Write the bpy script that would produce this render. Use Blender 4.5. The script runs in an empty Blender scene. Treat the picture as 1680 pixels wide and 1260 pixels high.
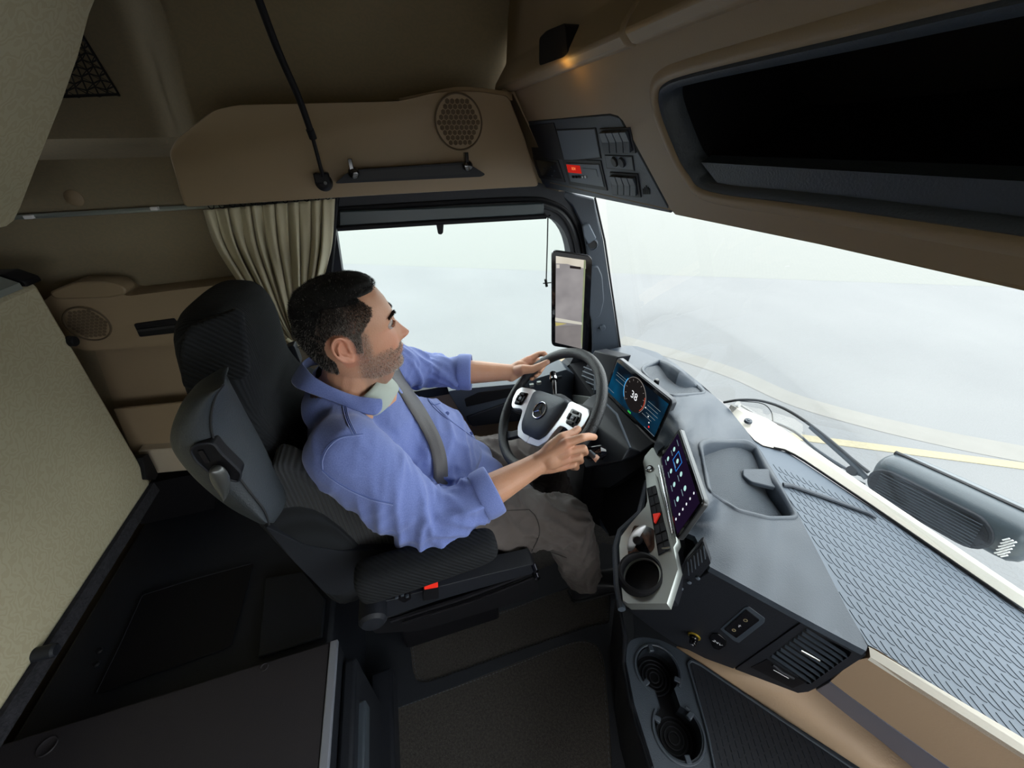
import bpy, bmesh, math, random
import numpy as np
from mathutils import Vector, Matrix
from mathutils.geometry import delaunay_2d_cdt, tessellate_polygon
from mathutils.bvhtree import BVHTree
random.seed(4); np.random.seed(4)
PI=math.pi
C=bpy.context.scene.collection
# ---------------------------------------------------------------- camera
FPX=620.28; CAM=Vector((0,0,1.5))
RW=Matrix(((0.95609111,-0.1720964,0.23721852),(-0.29257813,-0.51363716,0.80658224),(0.01696565,0.84057105,0.54143556)))
# rows: world X forward, Y towards the driver's door, -Z down, in camera (right, down, forward) axes
def ray(px,py):
    d=RW@Vector(((px-840)/FPX,(py-630)/FPX,1.0)); return Vector((d.x,d.y,-d.z))
def at(px,py,**k):
    r=ray(px,py); (n,v),=k.items(); i='XYZ'.index(n)
    return CAM+r*((v-CAM[i])/r[i])
def onp(px,py,p0,n):
    r=ray(px,py); n=Vector(n); return CAM+r*(((Vector(p0)-CAM).dot(n))/r.dot(n))
cd=bpy.data.cameras.new('camera'); cam=bpy.data.objects.new('camera',cd); C.objects.link(cam)
cd.sensor_fit='HORIZONTAL'; cd.sensor_width=36; cd.lens=FPX/1680*36; cd.clip_start=.01; cd.clip_end=200
cx=Vector((RW[0][0],RW[1][0],-RW[2][0])); cyy=-Vector((RW[0][1],RW[1][1],-RW[2][1])); cz=-Vector((RW[0][2],RW[1][2],-RW[2][2]))
M=Matrix((cx,cyy,cz)).transposed().to_4x4(); M.translation=CAM; cam.matrix_world=M
bpy.context.scene.camera=cam
# ---------------------------------------------------------------- light
sc=bpy.context.scene
sc.view_settings.view_transform='Standard'; sc.view_settings.look='None'; sc.view_settings.gamma=1; sc.view_settings.use_curve_mapping=False
sc.view_settings.exposure=0.0
wd=bpy.data.worlds.new('sky'); sc.world=wd; wd.use_nodes=True
wn=wd.node_tree.nodes; bg=wn['Background']; bg.inputs[0].default_value=(.95,.985,1.0,1); bg.inputs[1].default_value=5.0
def lamp(name,kind,loc,energy,col,size=.1,rot=(0,0,0),spot=None):
    l=bpy.data.lights.new(name,kind); l.energy=energy; l.color=col
    if kind=='AREA': l.size=size; l.shape='DISK'
    elif kind=='SUN': l.angle=size
    else: l.shadow_soft_size=size
    o=bpy.data.objects.new(name,l); C.objects.link(o); o.location=loc; o.rotation_euler=rot; return o
sun=lamp('sun','SUN',(0,0,5),3.0,(1,.97,.92),.25)
sun.rotation_euler=Vector((.35,.62,-.7)).to_track_quat('-Z','Y').to_euler()
# ---------------------------------------------------------------- materials
MATS={}
def mat(name,col,rough=.6,metal=0,bump=0,bscale=200,kind='noise',spec=.5,sheen=0,coat=0,var=0,vscale=4,stretch=(1,1,1),emit=0,bdist=.002):
    m=bpy.data.materials.new(name); m.use_nodes=True; nt=m.node_tree; b=nt.nodes['Principled BSDF']
    b.inputs['Base Color'].default_value=(*col,1); b.inputs['Roughness'].default_value=rough; b.inputs['Metallic'].default_value=metal
    b.inputs['Specular IOR Level'].default_value=spec
    if sheen: b.inputs['Sheen Weight'].default_value=sheen; b.inputs['Sheen Roughness'].default_value=.5
    if coat: b.inputs['Coat Weight'].default_value=coat
    if emit: b.inputs['Emission Color'].default_value=(*col,1); b.inputs['Emission Strength'].default_value=emit
    tc=nt.nodes.new('ShaderNodeTexCoord'); mp=nt.nodes.new('ShaderNodeMapping'); nt.links.new(tc.outputs['Object'],mp.inputs[0])
    mp.inputs['Scale'].default_value=stretch
    if bump:
        if kind=='noise':
            t=nt.nodes.new('ShaderNodeTexNoise'); t.inputs['Scale'].default_value=bscale; t.inputs['Detail'].default_value=3; out=t.outputs[0]
        elif kind=='voronoi':
            t=nt.nodes.new('ShaderNodeTexVoronoi'); t.inputs['Scale'].default_value=bscale; out=t.outputs[0]
        else:
            t=nt.nodes.new('ShaderNodeTexWave'); t.inputs['Scale'].default_value=bscale; t.bands_direction=kind; t.inputs['Distortion'].default_value=.3; out=t.outputs[1]
        nt.links.new(mp.outputs[0],t.inputs[0])
        bp=nt.nodes.new('ShaderNodeBump'); bp.inputs['Strength'].default_value=bump; bp.inputs['Distance'].default_value=bdist
        nt.links.new(out,bp.inputs['Height']); nt.links.new(bp.outputs[0],b.inputs['Normal'])
        if kind in 'XYZ' or kind=='DIAGONAL':
            rmp=nt.nodes.new('ShaderNodeMapRange'); rmp.inputs[3].default_value=.7; rmp.inputs[4].default_value=1.2
            vm=nt.nodes.new('ShaderNodeVectorMath'); vm.operation='SCALE'; vm.inputs[0].default_value=col
            nt.links.new(out,rmp.inputs[0]); nt.links.new(rmp.outputs[0],vm.inputs['Scale']); nt.links.new(vm.outputs[0],b.inputs['Base Color'])
    if var:
        t=nt.nodes.new('ShaderNodeTexNoise'); t.inputs['Scale'].default_value=vscale; t.inputs['Detail'].default_value=5; nt.links.new(mp.outputs[0],t.inputs[0])
        rmp=nt.nodes.new('ShaderNodeMapRange'); rmp.inputs[1].default_value=.3; rmp.inputs[2].default_value=.7; rmp.inputs[3].default_value=1-var; rmp.inputs[4].default_value=1+var
        vm=nt.nodes.new('ShaderNodeVectorMath'); vm.operation='SCALE'; vm.inputs[0].default_value=col
        nt.links.new(t.outputs[0],rmp.inputs[0]); nt.links.new(rmp.outputs[0],vm.inputs['Scale']); nt.links.new(vm.outputs[0],b.inputs['Base Color'])
    MATS[name]=m; return m
def swirl(name,col,col2,scale=60,rough=.9):
    """fabric with a squiggly woven ornament"""
    m=mat(name,col,rough,bump=.25,bscale=700,bdist=.001); nt=m.node_tree; b=nt.nodes['Principled BSDF']
    tc=nt.nodes.new('ShaderNodeTexCoord'); t=nt.nodes.new('ShaderNodeTexWave'); t.wave_type='RINGS'
    t.inputs['Scale'].default_value=scale*.35; t.inputs['Distortion'].default_value=14; t.inputs['Detail'].default_value=1; t.inputs['Detail Scale'].default_value=2.2
    nt.links.new(tc.outputs['Object'],t.inputs[0])
    mx=nt.nodes.new('ShaderNodeMix'); mx.data_type='RGBA'; mx.inputs['A'].default_value=(*col,1); mx.inputs['B'].default_value=(*col2,1)
    r=nt.nodes.new('ShaderNodeValToRGB'); r.color_ramp.elements[0].position=.42; r.color_ramp.elements[1].position=.62
    nt.links.new(t.outputs[1],r.inputs[0]); nt.links.new(r.outputs[0],mx.inputs['Factor']); nt.links.new(mx.outputs['Result'],b.inputs['Base Color'])
    return m
beige_fab=swirl('beige_fabric',(.255,.207,.132),(.24,.2,.13))
bunk_fab=swirl('bunk_fabric',(.54,.495,.345),(.50,.445,.30),60)
beige=mat('beige_plastic',(.28,.207,.128),.55,bump=.12,bscale=500)
beige_lt=mat('tan_plastic',(.44,.31,.205),.6,bump=.25,bscale=260)
cream=mat('cream_plastic',(.78,.74,.66),.6,bump=.1,bscale=300)
dark=mat('dark_plastic',(.012,.014,.020),.55,bump=.25,bscale=420,spec=.35)
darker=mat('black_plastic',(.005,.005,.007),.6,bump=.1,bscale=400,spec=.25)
slate=mat('slate_plastic',(.040,.052,.070),.48,bump=.3,bscale=380)
slatel=mat('slate_mat',(.10,.125,.16),.5,bump=.12,bscale=500)
rubber=mat('rubber',(.012,.013,.016),.6)
gloss=mat('gloss_black',(.004,.004,.006),.08,spec=.6)
bezel=mat('bezel_black',(.012,.012,.014),.25)
silver=mat('satin_silver',(.34,.36,.345),.38,.75)
chrome=mat('chrome',(.75,.77,.8),.15,1)
rim_silver=mat('bright_silver',(.8,.81,.83),.3,.6)
groove=mat('groove',(.014,.02,.032),.6)
leather=mat('wheel_leather',(.018,.02,.023),.45,bump=.5,bscale=420,kind='voronoi')
seat_x=mat('ribbed_seat_fabric',(.0085,.0100,.0125),.9,spec=.3,bump=.8,bscale=52,kind='Y')
seat_d=mat('diagonal_seat_fabric',(.0085,.0100,.0125),.9,spec=.3,bump=.8,bscale=52,kind='DIAGONAL')
seat_p=mat('plain_seat_fabric',(.010,.012,.017),.9,bump=.3,bscale=500,spec=.3)
wingm=mat('seat_wing_plastic',(.035,.042,.05),.5,bump=.4,bscale=420)
carpet=mat('carpet',(.042,.037,.033),1,bump=1,bscale=300,var=.45,vscale=160,sheen=.2,bdist=.004)
felt=mat('felt',(.02,.02,.026),1,bump=1,bscale=200,var=.5,vscale=120)
red=mat('red_plastic',(.85,.03,.015),.4,emit=.25)
curtain_m=mat('curtain_cloth',(.44,.40,.275),.85,bump=.2,bscale=400,sheen=.1)
alu=mat('aluminium',(.42,.47,.46),.35,.6)
whitep=mat('white_print',(.9,.9,.92),.5)
yellow=mat('yellow_ring',(.55,.38,.04),.35,.5)
def emis(name,col,s=1):
    m=bpy.data.materials.new(name); m.use_nodes=True; nt=m.node_tree; nt.nodes.clear()
    e=nt.nodes.new('ShaderNodeEmission'); e.inputs[0].default_value=(*col,1); e.inputs[1].default_value=s
    o=nt.nodes.new('ShaderNodeOutputMaterial'); nt.links.new(e.outputs[0],o.inputs[0]); return m
def glassm(name,tint=(1,1,1),gl=.05):
    m=bpy.data.materials.new(name); m.use_nodes=True; nt=m.node_tree; nt.nodes.clear()
    t=nt.nodes.new('ShaderNodeBsdfTransparent'); t.inputs[0].default_value=(*tint,1)
    g=nt.nodes.new('ShaderNodeBsdfGlossy'); g.inputs['Roughness'].default_value=.02
    fr=nt.nodes.new('ShaderNodeFresnel'); fr.inputs[0].default_value=1.3
    mu=nt.nodes.new('ShaderNodeMath'); mu.operation='MULTIPLY'; mu.inputs[1].default_value=.18; nt.links.new(fr.outputs[0],mu.inputs[0])
    x=nt.nodes.new('ShaderNodeMixShader'); nt.links.new(mu.outputs[0],x.inputs[0]); nt.links.new(t.outputs[0],x.inputs[1]); nt.links.new(g.outputs[0],x.inputs[2])
    o=nt.nodes.new('ShaderNodeOutputMaterial'); nt.links.new(x.outputs[0],o.inputs[0]); return m
glass=glassm('window_glass',(.95,.99,.98))
glass_teal=glassm('teal_glass_band',(.45,.9,.85))
# ---------------------------------------------------------------- object helpers
WLOC={}
def tag(o,label=None,cat=None,group=None,kind=None):
    if label: o['label']=label
    if cat: o['category']=cat
    if group: o['group']=group
    if kind: o['kind']=kind
    return o
def thing(name,label,cat,loc,group=None,kind=None):
    o=bpy.data.objects.new(name,None); C.objects.link(o); o.location=loc; o.empty_display_size=.05; WLOC[o.name]=Vector(loc)
    return tag(o,label,cat,group,kind)
def mk(name,vs,fs,m,parent=None,smooth=True,sharp=38,bevel=0,sub=0,solid=0,label=None,cat=None,group=None,kind=None,seg=2,offs=0):
    vs=[Vector(v) for v in vs]
    if parent is None:
        o0=sum(vs,Vector())/len(vs); o0.z=min(v.z for v in vs)
    else: o0=WLOC[parent.name]
    me=bpy.data.meshes.new(name); me.from_pydata([v-o0 for v in vs],[],fs); me.update()
    bm=bmesh.new(); bm.from_mesh(me)
    bmesh.ops.remove_doubles(bm,verts=bm.verts,dist=1e-6)
    bmesh.ops.recalc_face_normals(bm,faces=bm.faces)
    for f in bm.faces: f.smooth=smooth
    if smooth:
        for e in bm.edges:
            if len(e.link_faces)==2 and e.calc_face_angle(0)>math.radians(sharp): e.smooth=False
    bm.to_mesh(me); bm.free()
    ms=m if isinstance(m,(list,tuple)) else [m]
    for q in ms: me.materials.append(q)
    o=bpy.data.objects.new(name,me); C.objects.link(o)
    if parent is None: o.location=o0
    else: o.parent=parent
    WLOC[o.name]=o0
    if solid:
        s=o.modifiers.new('solid','SOLIDIFY'); s.thickness=solid; s.offset=offs
    if bevel:
        b=o.modifiers.new('bevel','BEVEL'); b.width=bevel; b.segments=seg; b.limit_method='ANGLE'; b.angle_limit=math.radians(30); b.harden_normals=False
    if sub:
        s=o.modifiers.new('sub','SUBSURF'); s.levels=sub; s.render_levels=sub
    return tag(o,label,cat,group,kind)
def join(*parts):
    V=[];F=[]
    for v,f in parts:
        n=len(V); V+=[Vector(a) for a in v]; F+=[tuple(i+n for i in q) for q in f]
    return V,F
def prism_g(pts,vec):
    """extrude a planar polygon along vec"""
    pts=[Vector(p) for p in pts]; vec=Vector(vec); n=len(pts)
    return pts+[p+vec for p in pts],[tuple(range(n))[::-1],tuple(range(n,2*n))]+[(i,(i+1)%n,(i+1)%n+n,i+n) for i in range(n)]
def box_g(c,d,ax=None):
    c=Vector(c); ax=ax or (Vector((1,0,0)),Vector((0,1,0)),Vector((0,0,1)))
    a,b,e=[Vector(ax[i])*d[i]/2 for i in range(3)]
    v=[c+sx*a+sy*b+sz*e for sx in(-1,1) for sy in(-1,1) for sz in(-1,1)]
    return v,[(0,1,3,2),(4,6,7,5),(0,4,5,1),(2,3,7,6),(0,2,6,4),(1,5,7,3)]
def frame(d,up=Vector((0,0,1))):
    d=Vector(d).normalized()
    if abs(d.dot(up))>.95: up=Vector((1,0,0))
    u=up.cross(d).normalized(); v=d.cross(u); return u,v,d
def tube_g(pts,r,n=10,cap=True,closed=False,flat=1.0,up=Vector((0,0,1))):
    pts=[Vector(p) for p in pts]; N=len(pts); rs=r if isinstance(r,(list,tuple)) else [r]*N
    V=[];F=[]
    u=None
    for i,p in enumerate(pts):
        if closed: d=(pts[(i+1)%N]-pts[i-1])
        else: d=pts[min(i+1,N-1)]-pts[max(i-1,0)]
        d.normalize()
        if u is None: u,v,_=frame(d,up)
        else: u=(u-d*u.dot(d)).normalized(); v=d.cross(u)
        for k in range(n):
            a=2*PI*k/n; V.append(p+(u*math.cos(a)+v*math.sin(a)*flat)*rs[i])
    M_=N if closed else N-1
    for i in range(M_):
        for k in range(n):
            F.append((i*n+k,i*n+(k+1)%n,((i+1)%N)*n+(k+1)%n,((i+1)%N)*n+k))
    if cap and not closed: F+=[tuple(range(n))[::-1],tuple(range((N-1)*n,N*n))]
    return V,F
def lathe_g(o,ax,prof,n=32,sx=1,sy=1,up=Vector((0,0,1))):
    """prof: (radius, height along ax)"""
    o=Vector(o); u,v,d=frame(ax,up); V=[];F=[]
    for r,h in prof:
        for k in range(n):
            a=2*PI*k/n; V.append(o+d*h+(u*math.cos(a)*sx+v*math.sin(a)*sy)*max(r,1e-5))
    for i in range(len(prof)-1):
        for k in range(n): F.append((i*n+k,i*n+(k+1)%n,(i+1)*n+(k+1)%n,(i+1)*n+k))
    return V,F
def loft_g(rings,closed=True,cap=True):
    n=len(rings[0]); V=[Vector(p) for r in rings for p in r]; F=[]
    for i in range(len(rings)-1):
        for k in range(n if closed else n-1): F.append((i*n+k,i*n+(k+1)%n,(i+1)*n+(k+1)%n,(i+1)*n+k))
    if closed and cap: F+=[tuple(range(n))[::-1],tuple(range((len(rings)-1)*n,len(rings)*n))]
    return V,F
def resample(p,n):
    p=[Vector(a) for a in p]; L=[0]
    for a,b in zip(p,p[1:]): L.append(L[-1]+(b-a).length)
    out=[];j=0
    for i in range(n):
        t=L[-1]*i/(n-1)
        while j<len(p)-2 and L[j+1]<t: j+=1
        out.append(p[j].lerp(p[j+1],(t-L[j])/max(L[j+1]-L[j],1e-9)))
    return out
def smooth_line(p,n):
    """Catmull-Rom through points"""
    p=[Vector(a) for a in p]; q=[p[0]*2-p[1]]+p+[p[-1]*2-p[-2]]; o=[]
    k=len(p)-1
    for i in range(n):
        t=i/(n-1)*k; j=min(int(t),k-1); t-=j; a,b,c,d=q[j:j+4]
        o.append(.5*((2*b)+(c-a)*t+(2*a-5*b+4*c-d)*t*t+(3*b-3*c+d-a)*t**3))
    return o
def roundpoly(p,r,n=5):
    """round the corners of a polygon"""
    p=[Vector(a) for a in p]; o=[]; N=len(p)
    for i in range(N):
        a,b,c=p[i-1],p[i],p[(i+1)%N]; ra=min(r,(a-b).length*.45); rc=min(r,(c-b).length*.45)
        s=b+(a-b).normalized()*ra; e=b+(c-b).normalized()*rc
        for k in range(n+1):
            t=k/n; o.append(s*(1-t)**2+b*2*t*(1-t)+e*t*t)
    return o
def slab(name,pts,vec,m,parent=None,r=0,**kw):
    if r: pts=roundpoly(pts,r)
    v,f=prism_g(pts,vec); return mk(name,v,f,m,parent,**kw)
def slab_hole_g(outer,holes,vec):
    loops=[[Vector(p) for p in outer]]+[[Vector(p) for p in h] for h in holes]
    tri=tessellate_polygon(loops); flat=[p for l in loops for p in l]; n=len(flat); vec=Vector(vec)
    V=flat+[p+vec for p in flat]; F=[tuple(t) for t in tri]+[tuple(i+n for i in t)[::-1] for t in tri]; s=0
    for l in loops:
        k=len(l)
        for i in range(k): F.append((s+i,s+(i+1)%k,s+(i+1)%k+n,s+i+n))
        s+=k
    return V,F
def pxs(pts,**k): return [at(x,y,**k) for x,y in pts]
def pxp(pts,p0,n): return [onp(x,y,p0,n) for x,y in pts]
def text_g(s,o,xa,ya,size,depth=0,align='CENTER'):
    cu=bpy.data.curves.new('t','FONT'); cu.body=s; cu.size=size; cu.align_x=align; cu.align_y='CENTER'; cu.resolution_u=3
    ob=bpy.data.objects.new('t',cu); C.objects.link(ob); bpy.context.view_layer.update()
    me=bpy.data.meshes.new_from_object(ob.evaluated_get(bpy.context.evaluated_depsgraph_get()))
    xa=Vector(xa).normalized(); ya=Vector(ya).normalized(); o=Vector(o)
    V=[o+xa*v.co.x+ya*v.co.y for v in me.vertices]; F=[tuple(p.vertices) for p in me.polygons]
    bpy.data.objects.remove(ob); bpy.data.curves.remove(cu); bpy.data.meshes.remove(me); return V,F
def heightpatch(poly,ctrl,holes=(),step=14,p=2.5):
    """surface whose outline is seen at poly; height z blends between control points (px,py,z)"""
    cp=np.array([c[:2] for c in ctrl],float); cz_=np.array([c[2] for c in ctrl],float)
    def z(x,y):
        d=((cp-[x,y])**2).sum(1)+160; w=d**(-p/2*1.3); return float((w*cz_).sum()/w.sum())
    def dens(q):
        o=[]
        for i in range(len(q)):
            a=np.array(q[i-1],float);b=np.array(q[i],float);k=max(1,int(np.hypot(*(b-a))/step))
            for j in range(k): o.append(tuple(a+(b-a)*(j+1)/k))
        return o
    def inside(x,y,q):
        c=False
        for i in range(len(q)):
            x1,y1=q[i-1];x2,y2=q[i]
            if (y1>y)!=(y2>y) and x<(x2-x1)*(y-y1)/(y2-y1)+x1: c=not c
        return c
    P_=dens(poly); loops=[P_]+[dens(h) for h in holes]; pts=[];ed=[]
    for l in loops:
        s=len(pts); pts+=l; ed+=[(s+i,s+(i+1)%len(l)) for i in range(len(l))]
    nb=len(pts); xs=[a[0] for a in P_]; ys=[a[1] for a in P_]
    ba=np.array(pts)
    y=min(ys)
    while y<max(ys):
        x=min(xs)
        while x<max(xs):
            if inside(x,y,P_) and not any(inside(x,y,h) for h in holes) and ((ba-[x,y])**2).sum(1).min()>(step*.5)**2: pts.append((x,y))
            x+=step
        y+=step
    r=delaunay_2d_cdt([Vector(a) for a in pts],ed,[],0,1e-4)
    V=[at(a.x,a.y,Z=z(a.x,a.y)) for a in r[0]]; F=[]
    for t in r[2]:
        mx=sum(r[0][i].x for i in t)/len(t); my=sum(r[0][i].y for i in t)/len(t)
        if inside(mx,my,P_) and not any(inside(mx,my,h) for h in holes): F.append(tuple(t))
    bd=[[at(a[0],a[1],Z=z(*a)) for a in l] for l in loops]
    return V,F,bd,z

def inset(ps,n,k,d=0):
    """offset a closed planar loop inwards by k and along n by d"""
    n=Vector(n).normalized(); N=len(ps); A=Vector()
    for i in range(N): A+=ps[i-1].cross(ps[i])
    sg=1 if A.dot(n)>0 else -1; o=[]
    for i in range(N):
        t=(ps[(i+1)%N]-ps[i-1]).normalized(); o.append(ps[i]+n.cross(t)*sg*k+n*d)
    return o
# ================================================================ SETTING
YW=1.28
# --- outside
def asphalt():
    m=bpy.data.materials.new('asphalt'); m.use_nodes=True; nt=m.node_tree; b=nt.nodes['Principled BSDF']; b.inputs['Roughness'].default_value=.85
    tc=nt.nodes.new('ShaderNodeTexCoord'); t=nt.nodes.new('ShaderNodeTexNoise'); t.inputs['Scale'].default_value=.5; t.inputs['Detail'].default_value=9
    r=nt.nodes.new('ShaderNodeValToRGB'); r.color_ramp.elements[0].position=.3; r.color_ramp.elements[0].color=(.112,.115,.119,1); r.color_ramp.elements[1].position=.7; r.color_ramp.elements[1].color=(.128,.131,.134,1)
    nt.links.new(tc.outputs['Object'],t.inputs[0]); nt.links.new(t.outputs[0],r.inputs[0]); nt.links.new(r.outputs[0],b.inputs['Base Color'])
    t2=nt.nodes.new('ShaderNodeTexNoise'); t2.inputs['Scale'].default_value=60; bp=nt.nodes.new('ShaderNodeBump'); bp.inputs['Strength'].default_value=.5; bp.inputs['Distance'].default_value=.01
    nt.links.new(tc.outputs['Object'],t2.inputs[0]); nt.links.new(t2.outputs[0],bp.inputs['Height']); nt.links.new(bp.outputs[0],b.inputs['Normal']); return m
ZG=-1.3
mk('ground',[(-40,-30,ZG-.001),(60,-30,ZG-.001),(60,60,ZG-.001),(-40,60,ZG-.001)],[(0,1,2,3)],asphalt(),kind='structure')
def pavem():
    m=bpy.data.materials.new('pavers'); m.use_nodes=True; nt=m.node_tree; b=nt.nodes['Principled BSDF']; b.inputs['Roughness'].default_value=.85
    tc=nt.nodes.new('ShaderNodeTexCoord'); t=nt.nodes.new('ShaderNodeTexBrick'); t.inputs['Scale'].default_value=4.5
    t.inputs['Color1'].default_value=(.130,.133,.126,1); t.inputs['Color2'].default_value=(.124,.128,.121,1); t.inputs['Mortar'].default_value=(.117,.122,.115,1); t.inputs['Mortar Size'].default_value=.03
    nt.links.new(tc.outputs['Object'],t.inputs[0]); nt.links.new(t.outputs[0],b.inputs['Base Color']); return m
n1=at(545,432,Z=ZG); n2=at(900,447,Z=ZG); n3=at(1000,440,Z=ZG); n4=at(1680,472,Z=ZG); dd=(n4-n1).normalized()
o1=n1-dd*30; o2=n1+(n4-n1)*2.2; pp=Vector((-dd.y,dd.x,0))*40
mk('trim_1',[o1,o2,o2+pp,o1+pp],[(0,1,2,3)],pavem(),kind='structure')
kerbm=mat('kerb_stone',(.142,.139,.130),.85,bump=.3,bscale=40,var=.04)
kp=[at(*p,Z=ZG) for p in [(1040,563),(1120,585),(1210,615),(1300,655),(1420,690),(1560,722),(1680,745)]]
kp=[kp[0]+(kp[0]-kp[1])*.3]+kp+[kp[-1]+(kp[-1]-kp[-2])*3]
ks=smooth_line(kp,40); V=[];F=[]
for i,p in enumerate(ks):
    d=(ks[min(i+1,39)]-ks[max(i-1,0)]).normalized(); q=Vector((-d.y,d.x,0))*.16
    V+=[p-q,p-q+Vector((0,0,.002)),p+q+Vector((0,0,.002)),p+q]
for i in range(39):
    F.append((4*i+1,4*i+2,4*i+6,4*i+5))
mk('trim_2',V,F,kerbm,kind='structure',smooth=False)
pavm=mat('yellow_paint',(.20,.178,.115),.8,var=.08,vscale=30)
ya,yb=at(1345,722,Z=ZG),at(1680,765,Z=ZG); yd=(yb-ya).normalized(); yn=Vector((-yd.y,yd.x,0))*.055
ya=ya-yd*1.0; yb=yb+yd*8
v,f=prism_g([ya-yn,yb-yn,yb+yn,ya+yn],(0,0,.006))
mk('painted_line',v,f,pavm,label='pale yellow line painted on the asphalt outside the windscreen',cat='road marking')
# --- shell
mk('floor',[(-1.05,-1.05,-.002),(1.05,-1.05,-.002),(1.05,1.3,-.002),(-1.05,1.3,-.002),(-1.05,-1.05,-.05),(1.05,-1.05,-.05),(1.05,1.3,-.05),(-1.05,1.3,-.05)],[(0,1,2,3),(4,5,6,7),(0,1,5,4),(1,2,6,5),(2,3,7,6),(3,0,4,7)],dark,kind='structure')
mk('ceiling',*box_g((-.25,.13,2.18),(1.7,2.5,.05)),beige_fab,kind='structure')
mk('wall_rear',*box_g((-1.08,.13,1.05),(.04,2.4,2.3)),beige_fab,kind='structure')
# passenger side of the cab: sill, pillar and upper wall around its window opening
v,f=slab_hole_g([(-1.1,-1.04,0),(.75,-1.04,0),(.9,-1.04,.75),(.7,-1.04,1.4),(.45,-1.04,2.2),(-1.1,-1.04,2.2)],[[(-.35,-1.04,.62),(.66,-1.04,.62),(.68,-1.04,.75),(.5,-1.04,1.38),(-.35,-1.04,1.38)]],(0,-.04,0))
mk('wall_right',v,f,beige,kind='structure',smooth=False)
# driver side wall behind the door (below the curtain rail) + upper liner with its recess
v,f=prism_g([(-1.08,YW,0),(-.17,YW,0),(-.17,YW,1.42),(-1.08,YW,1.42)],(0,.05,0)); mk('wall_left',v,f,beige_fab,kind='structure')
def sst(x): x=max(0,min(1,x)); return x*x*(3-2*x)
V=[];F=[];NX,NZ=90,60
for j in range(NZ+1):
    for i in range(NX+1):
        x=-1.1+1.62*i/NX; z=1.37+.83*j/NZ
        rec=sst((z-1.475)/.05)*sst((-.40+.10*(z-1.5)-x)/.13)
        y=YW-.005+.12*rec-.05*sst((x+.28)/.12)*sst((1.60-z)/.03)*0
        y-= .05*sst((z-1.62)/.25)*sst((x+.36)/.2)      # upper liner swells inwards
        y-= .035*sst((z-1.63)/.1)*math.exp(-((x+.03-.25*(z-1.6))/.12)**2)
        V.append((x,y,z))
for j in range(NZ):
    for i in range(NX): a=j*(NX+1)+i; F.append((a,a+1,a+NX+2,a+NX+1))
mk('trim_3',V,F,beige_fab,kind='structure',solid=.02,offs=1)
# door slab below the window and beam over it
sill=[(-.17,YW,.06),(.86,YW,.06),(.86,YW,.72),(.80,YW,.735),(.735,YW,.76),(.70,YW,.735),(.66,YW,.69),(.2,YW,.685),(-.17,YW,.685)]
v,f=prism_g(sill,(0,.07,0)); mk('door_1',v,f,beige_lt,kind='structure',bevel=.004)
# window opening frame, dark, in the wall plane
o_=[(528,318),(800,300),(885,300),(935,318),(965,350),(972,400),(985,480),(1000,560),(990,590)]
outer=[at(x,y,Y=YW-.02) for x,y in [(536,322),(885,300),(925,312),(955,335),(968,365),(985,450),(1002,560)]]+[Vector((.80,YW-.02,.66)),Vector((-.27,YW-.02,.66)),Vector((-.27,YW-.02,1.33))]
inner=[at(x,y,Y=YW-.02) for x,y in [(551,377),(895,357)]]+smooth_line([at(x,y,Y=YW-.02) for x,y in [(900,357),(915,366),(928,385),(936,415),(941,470),(945,540),(944,572)]],14)+smooth_line([at(x,y,Y=YW-.02) for x,y in [(940,588),(930,602),(905,611),(880,615)]],6)+[at(740,632,Y=YW-.02),Vector((-.21,YW-.02,.70))]
v,f=slab_hole_g(outer,[inner],(0,.05,0)); mk('window_1',v,f,dark,kind='structure',smooth=False)
mk('glass_pane',*prism_g([Vector((-.3,YW+.04,.66)),Vector((.82,YW+.04,.66)),Vector((.7,YW+.04,1.36)),Vector((-.3,YW+.04,1.36))],(0,.004,0)),glass,parent=bpy.data.objects['window_1'])
w1=bpy.data.objects['window_1']
# rubber seals: two dark beads around the opening
for off,r_,mm in((0,.009,rubber),(.022,.006,darker)):
    pts=[at(x+dx*off*400,y-dy*off*400,Y=YW-.025) for x,y,dx,dy in [(556,352,0,1),(700,343,0,1),(860,335,0,1),(900,340,.3,1),(925,355,.8,.7),(941,385,1,.3),(950,430,1,0),(957,500,1,0),(962,575,1,0)]]
    mk('seal',*tube_g(smooth_line(pts,40),r_,8),mm,parent=w1)
# B pillar strip
mk('trim_4',*prism_g(pxs([(534,322),(556,322),(545,455),(555,520),(528,520),(524,430)],Y=YW-.05),(0,.04,0)),darker,kind='structure',bevel=.004)
# A pillar
AP=Vector((.56,1.26,1.0)); AN=Vector((-.35,-.937,0))
ap=[(898,306),(975,326),(990,395),(1001,470),(1017,572),(1000,600),(972,600),(972,560),(968,480),(962,410),(954,370),(938,338),(915,318)]
mk('trim_5',*prism_g(pxp(ap,AP,AN),Vector((.02,.05,0))),slate,kind='structure',bevel=.006,smooth=True)
# windscreen
def wy(t): return -.95+2.2*t
V=[];F=[]; N=24
for j in range(9):
    s=j/8
    for i in range(N+1):
        y=wy(i/N); q=abs((y-.15)/1.1); xb=.992-.15*q**3.0; xt=.80-.115*q**3.0
        V.append((xb+(xt-xb)*s,y,.755+(1.43-.755)*s))
for j in range(8):
    for i in range(N): a=j*(N+1)+i; F.append((a,a+1,a+N+2,a+N+1))
mk('window_2',V,F,glass,kind='structure')
# black edge of the windscreen along the pillar
mk('trim_6',*tube_g([at(976,324,Y=1.24)]+[onp(x,y,AP,AN) for x,y in [(992,395),(1003,470),(1018,572)]],.0035,8),darker,kind='structure')

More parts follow.
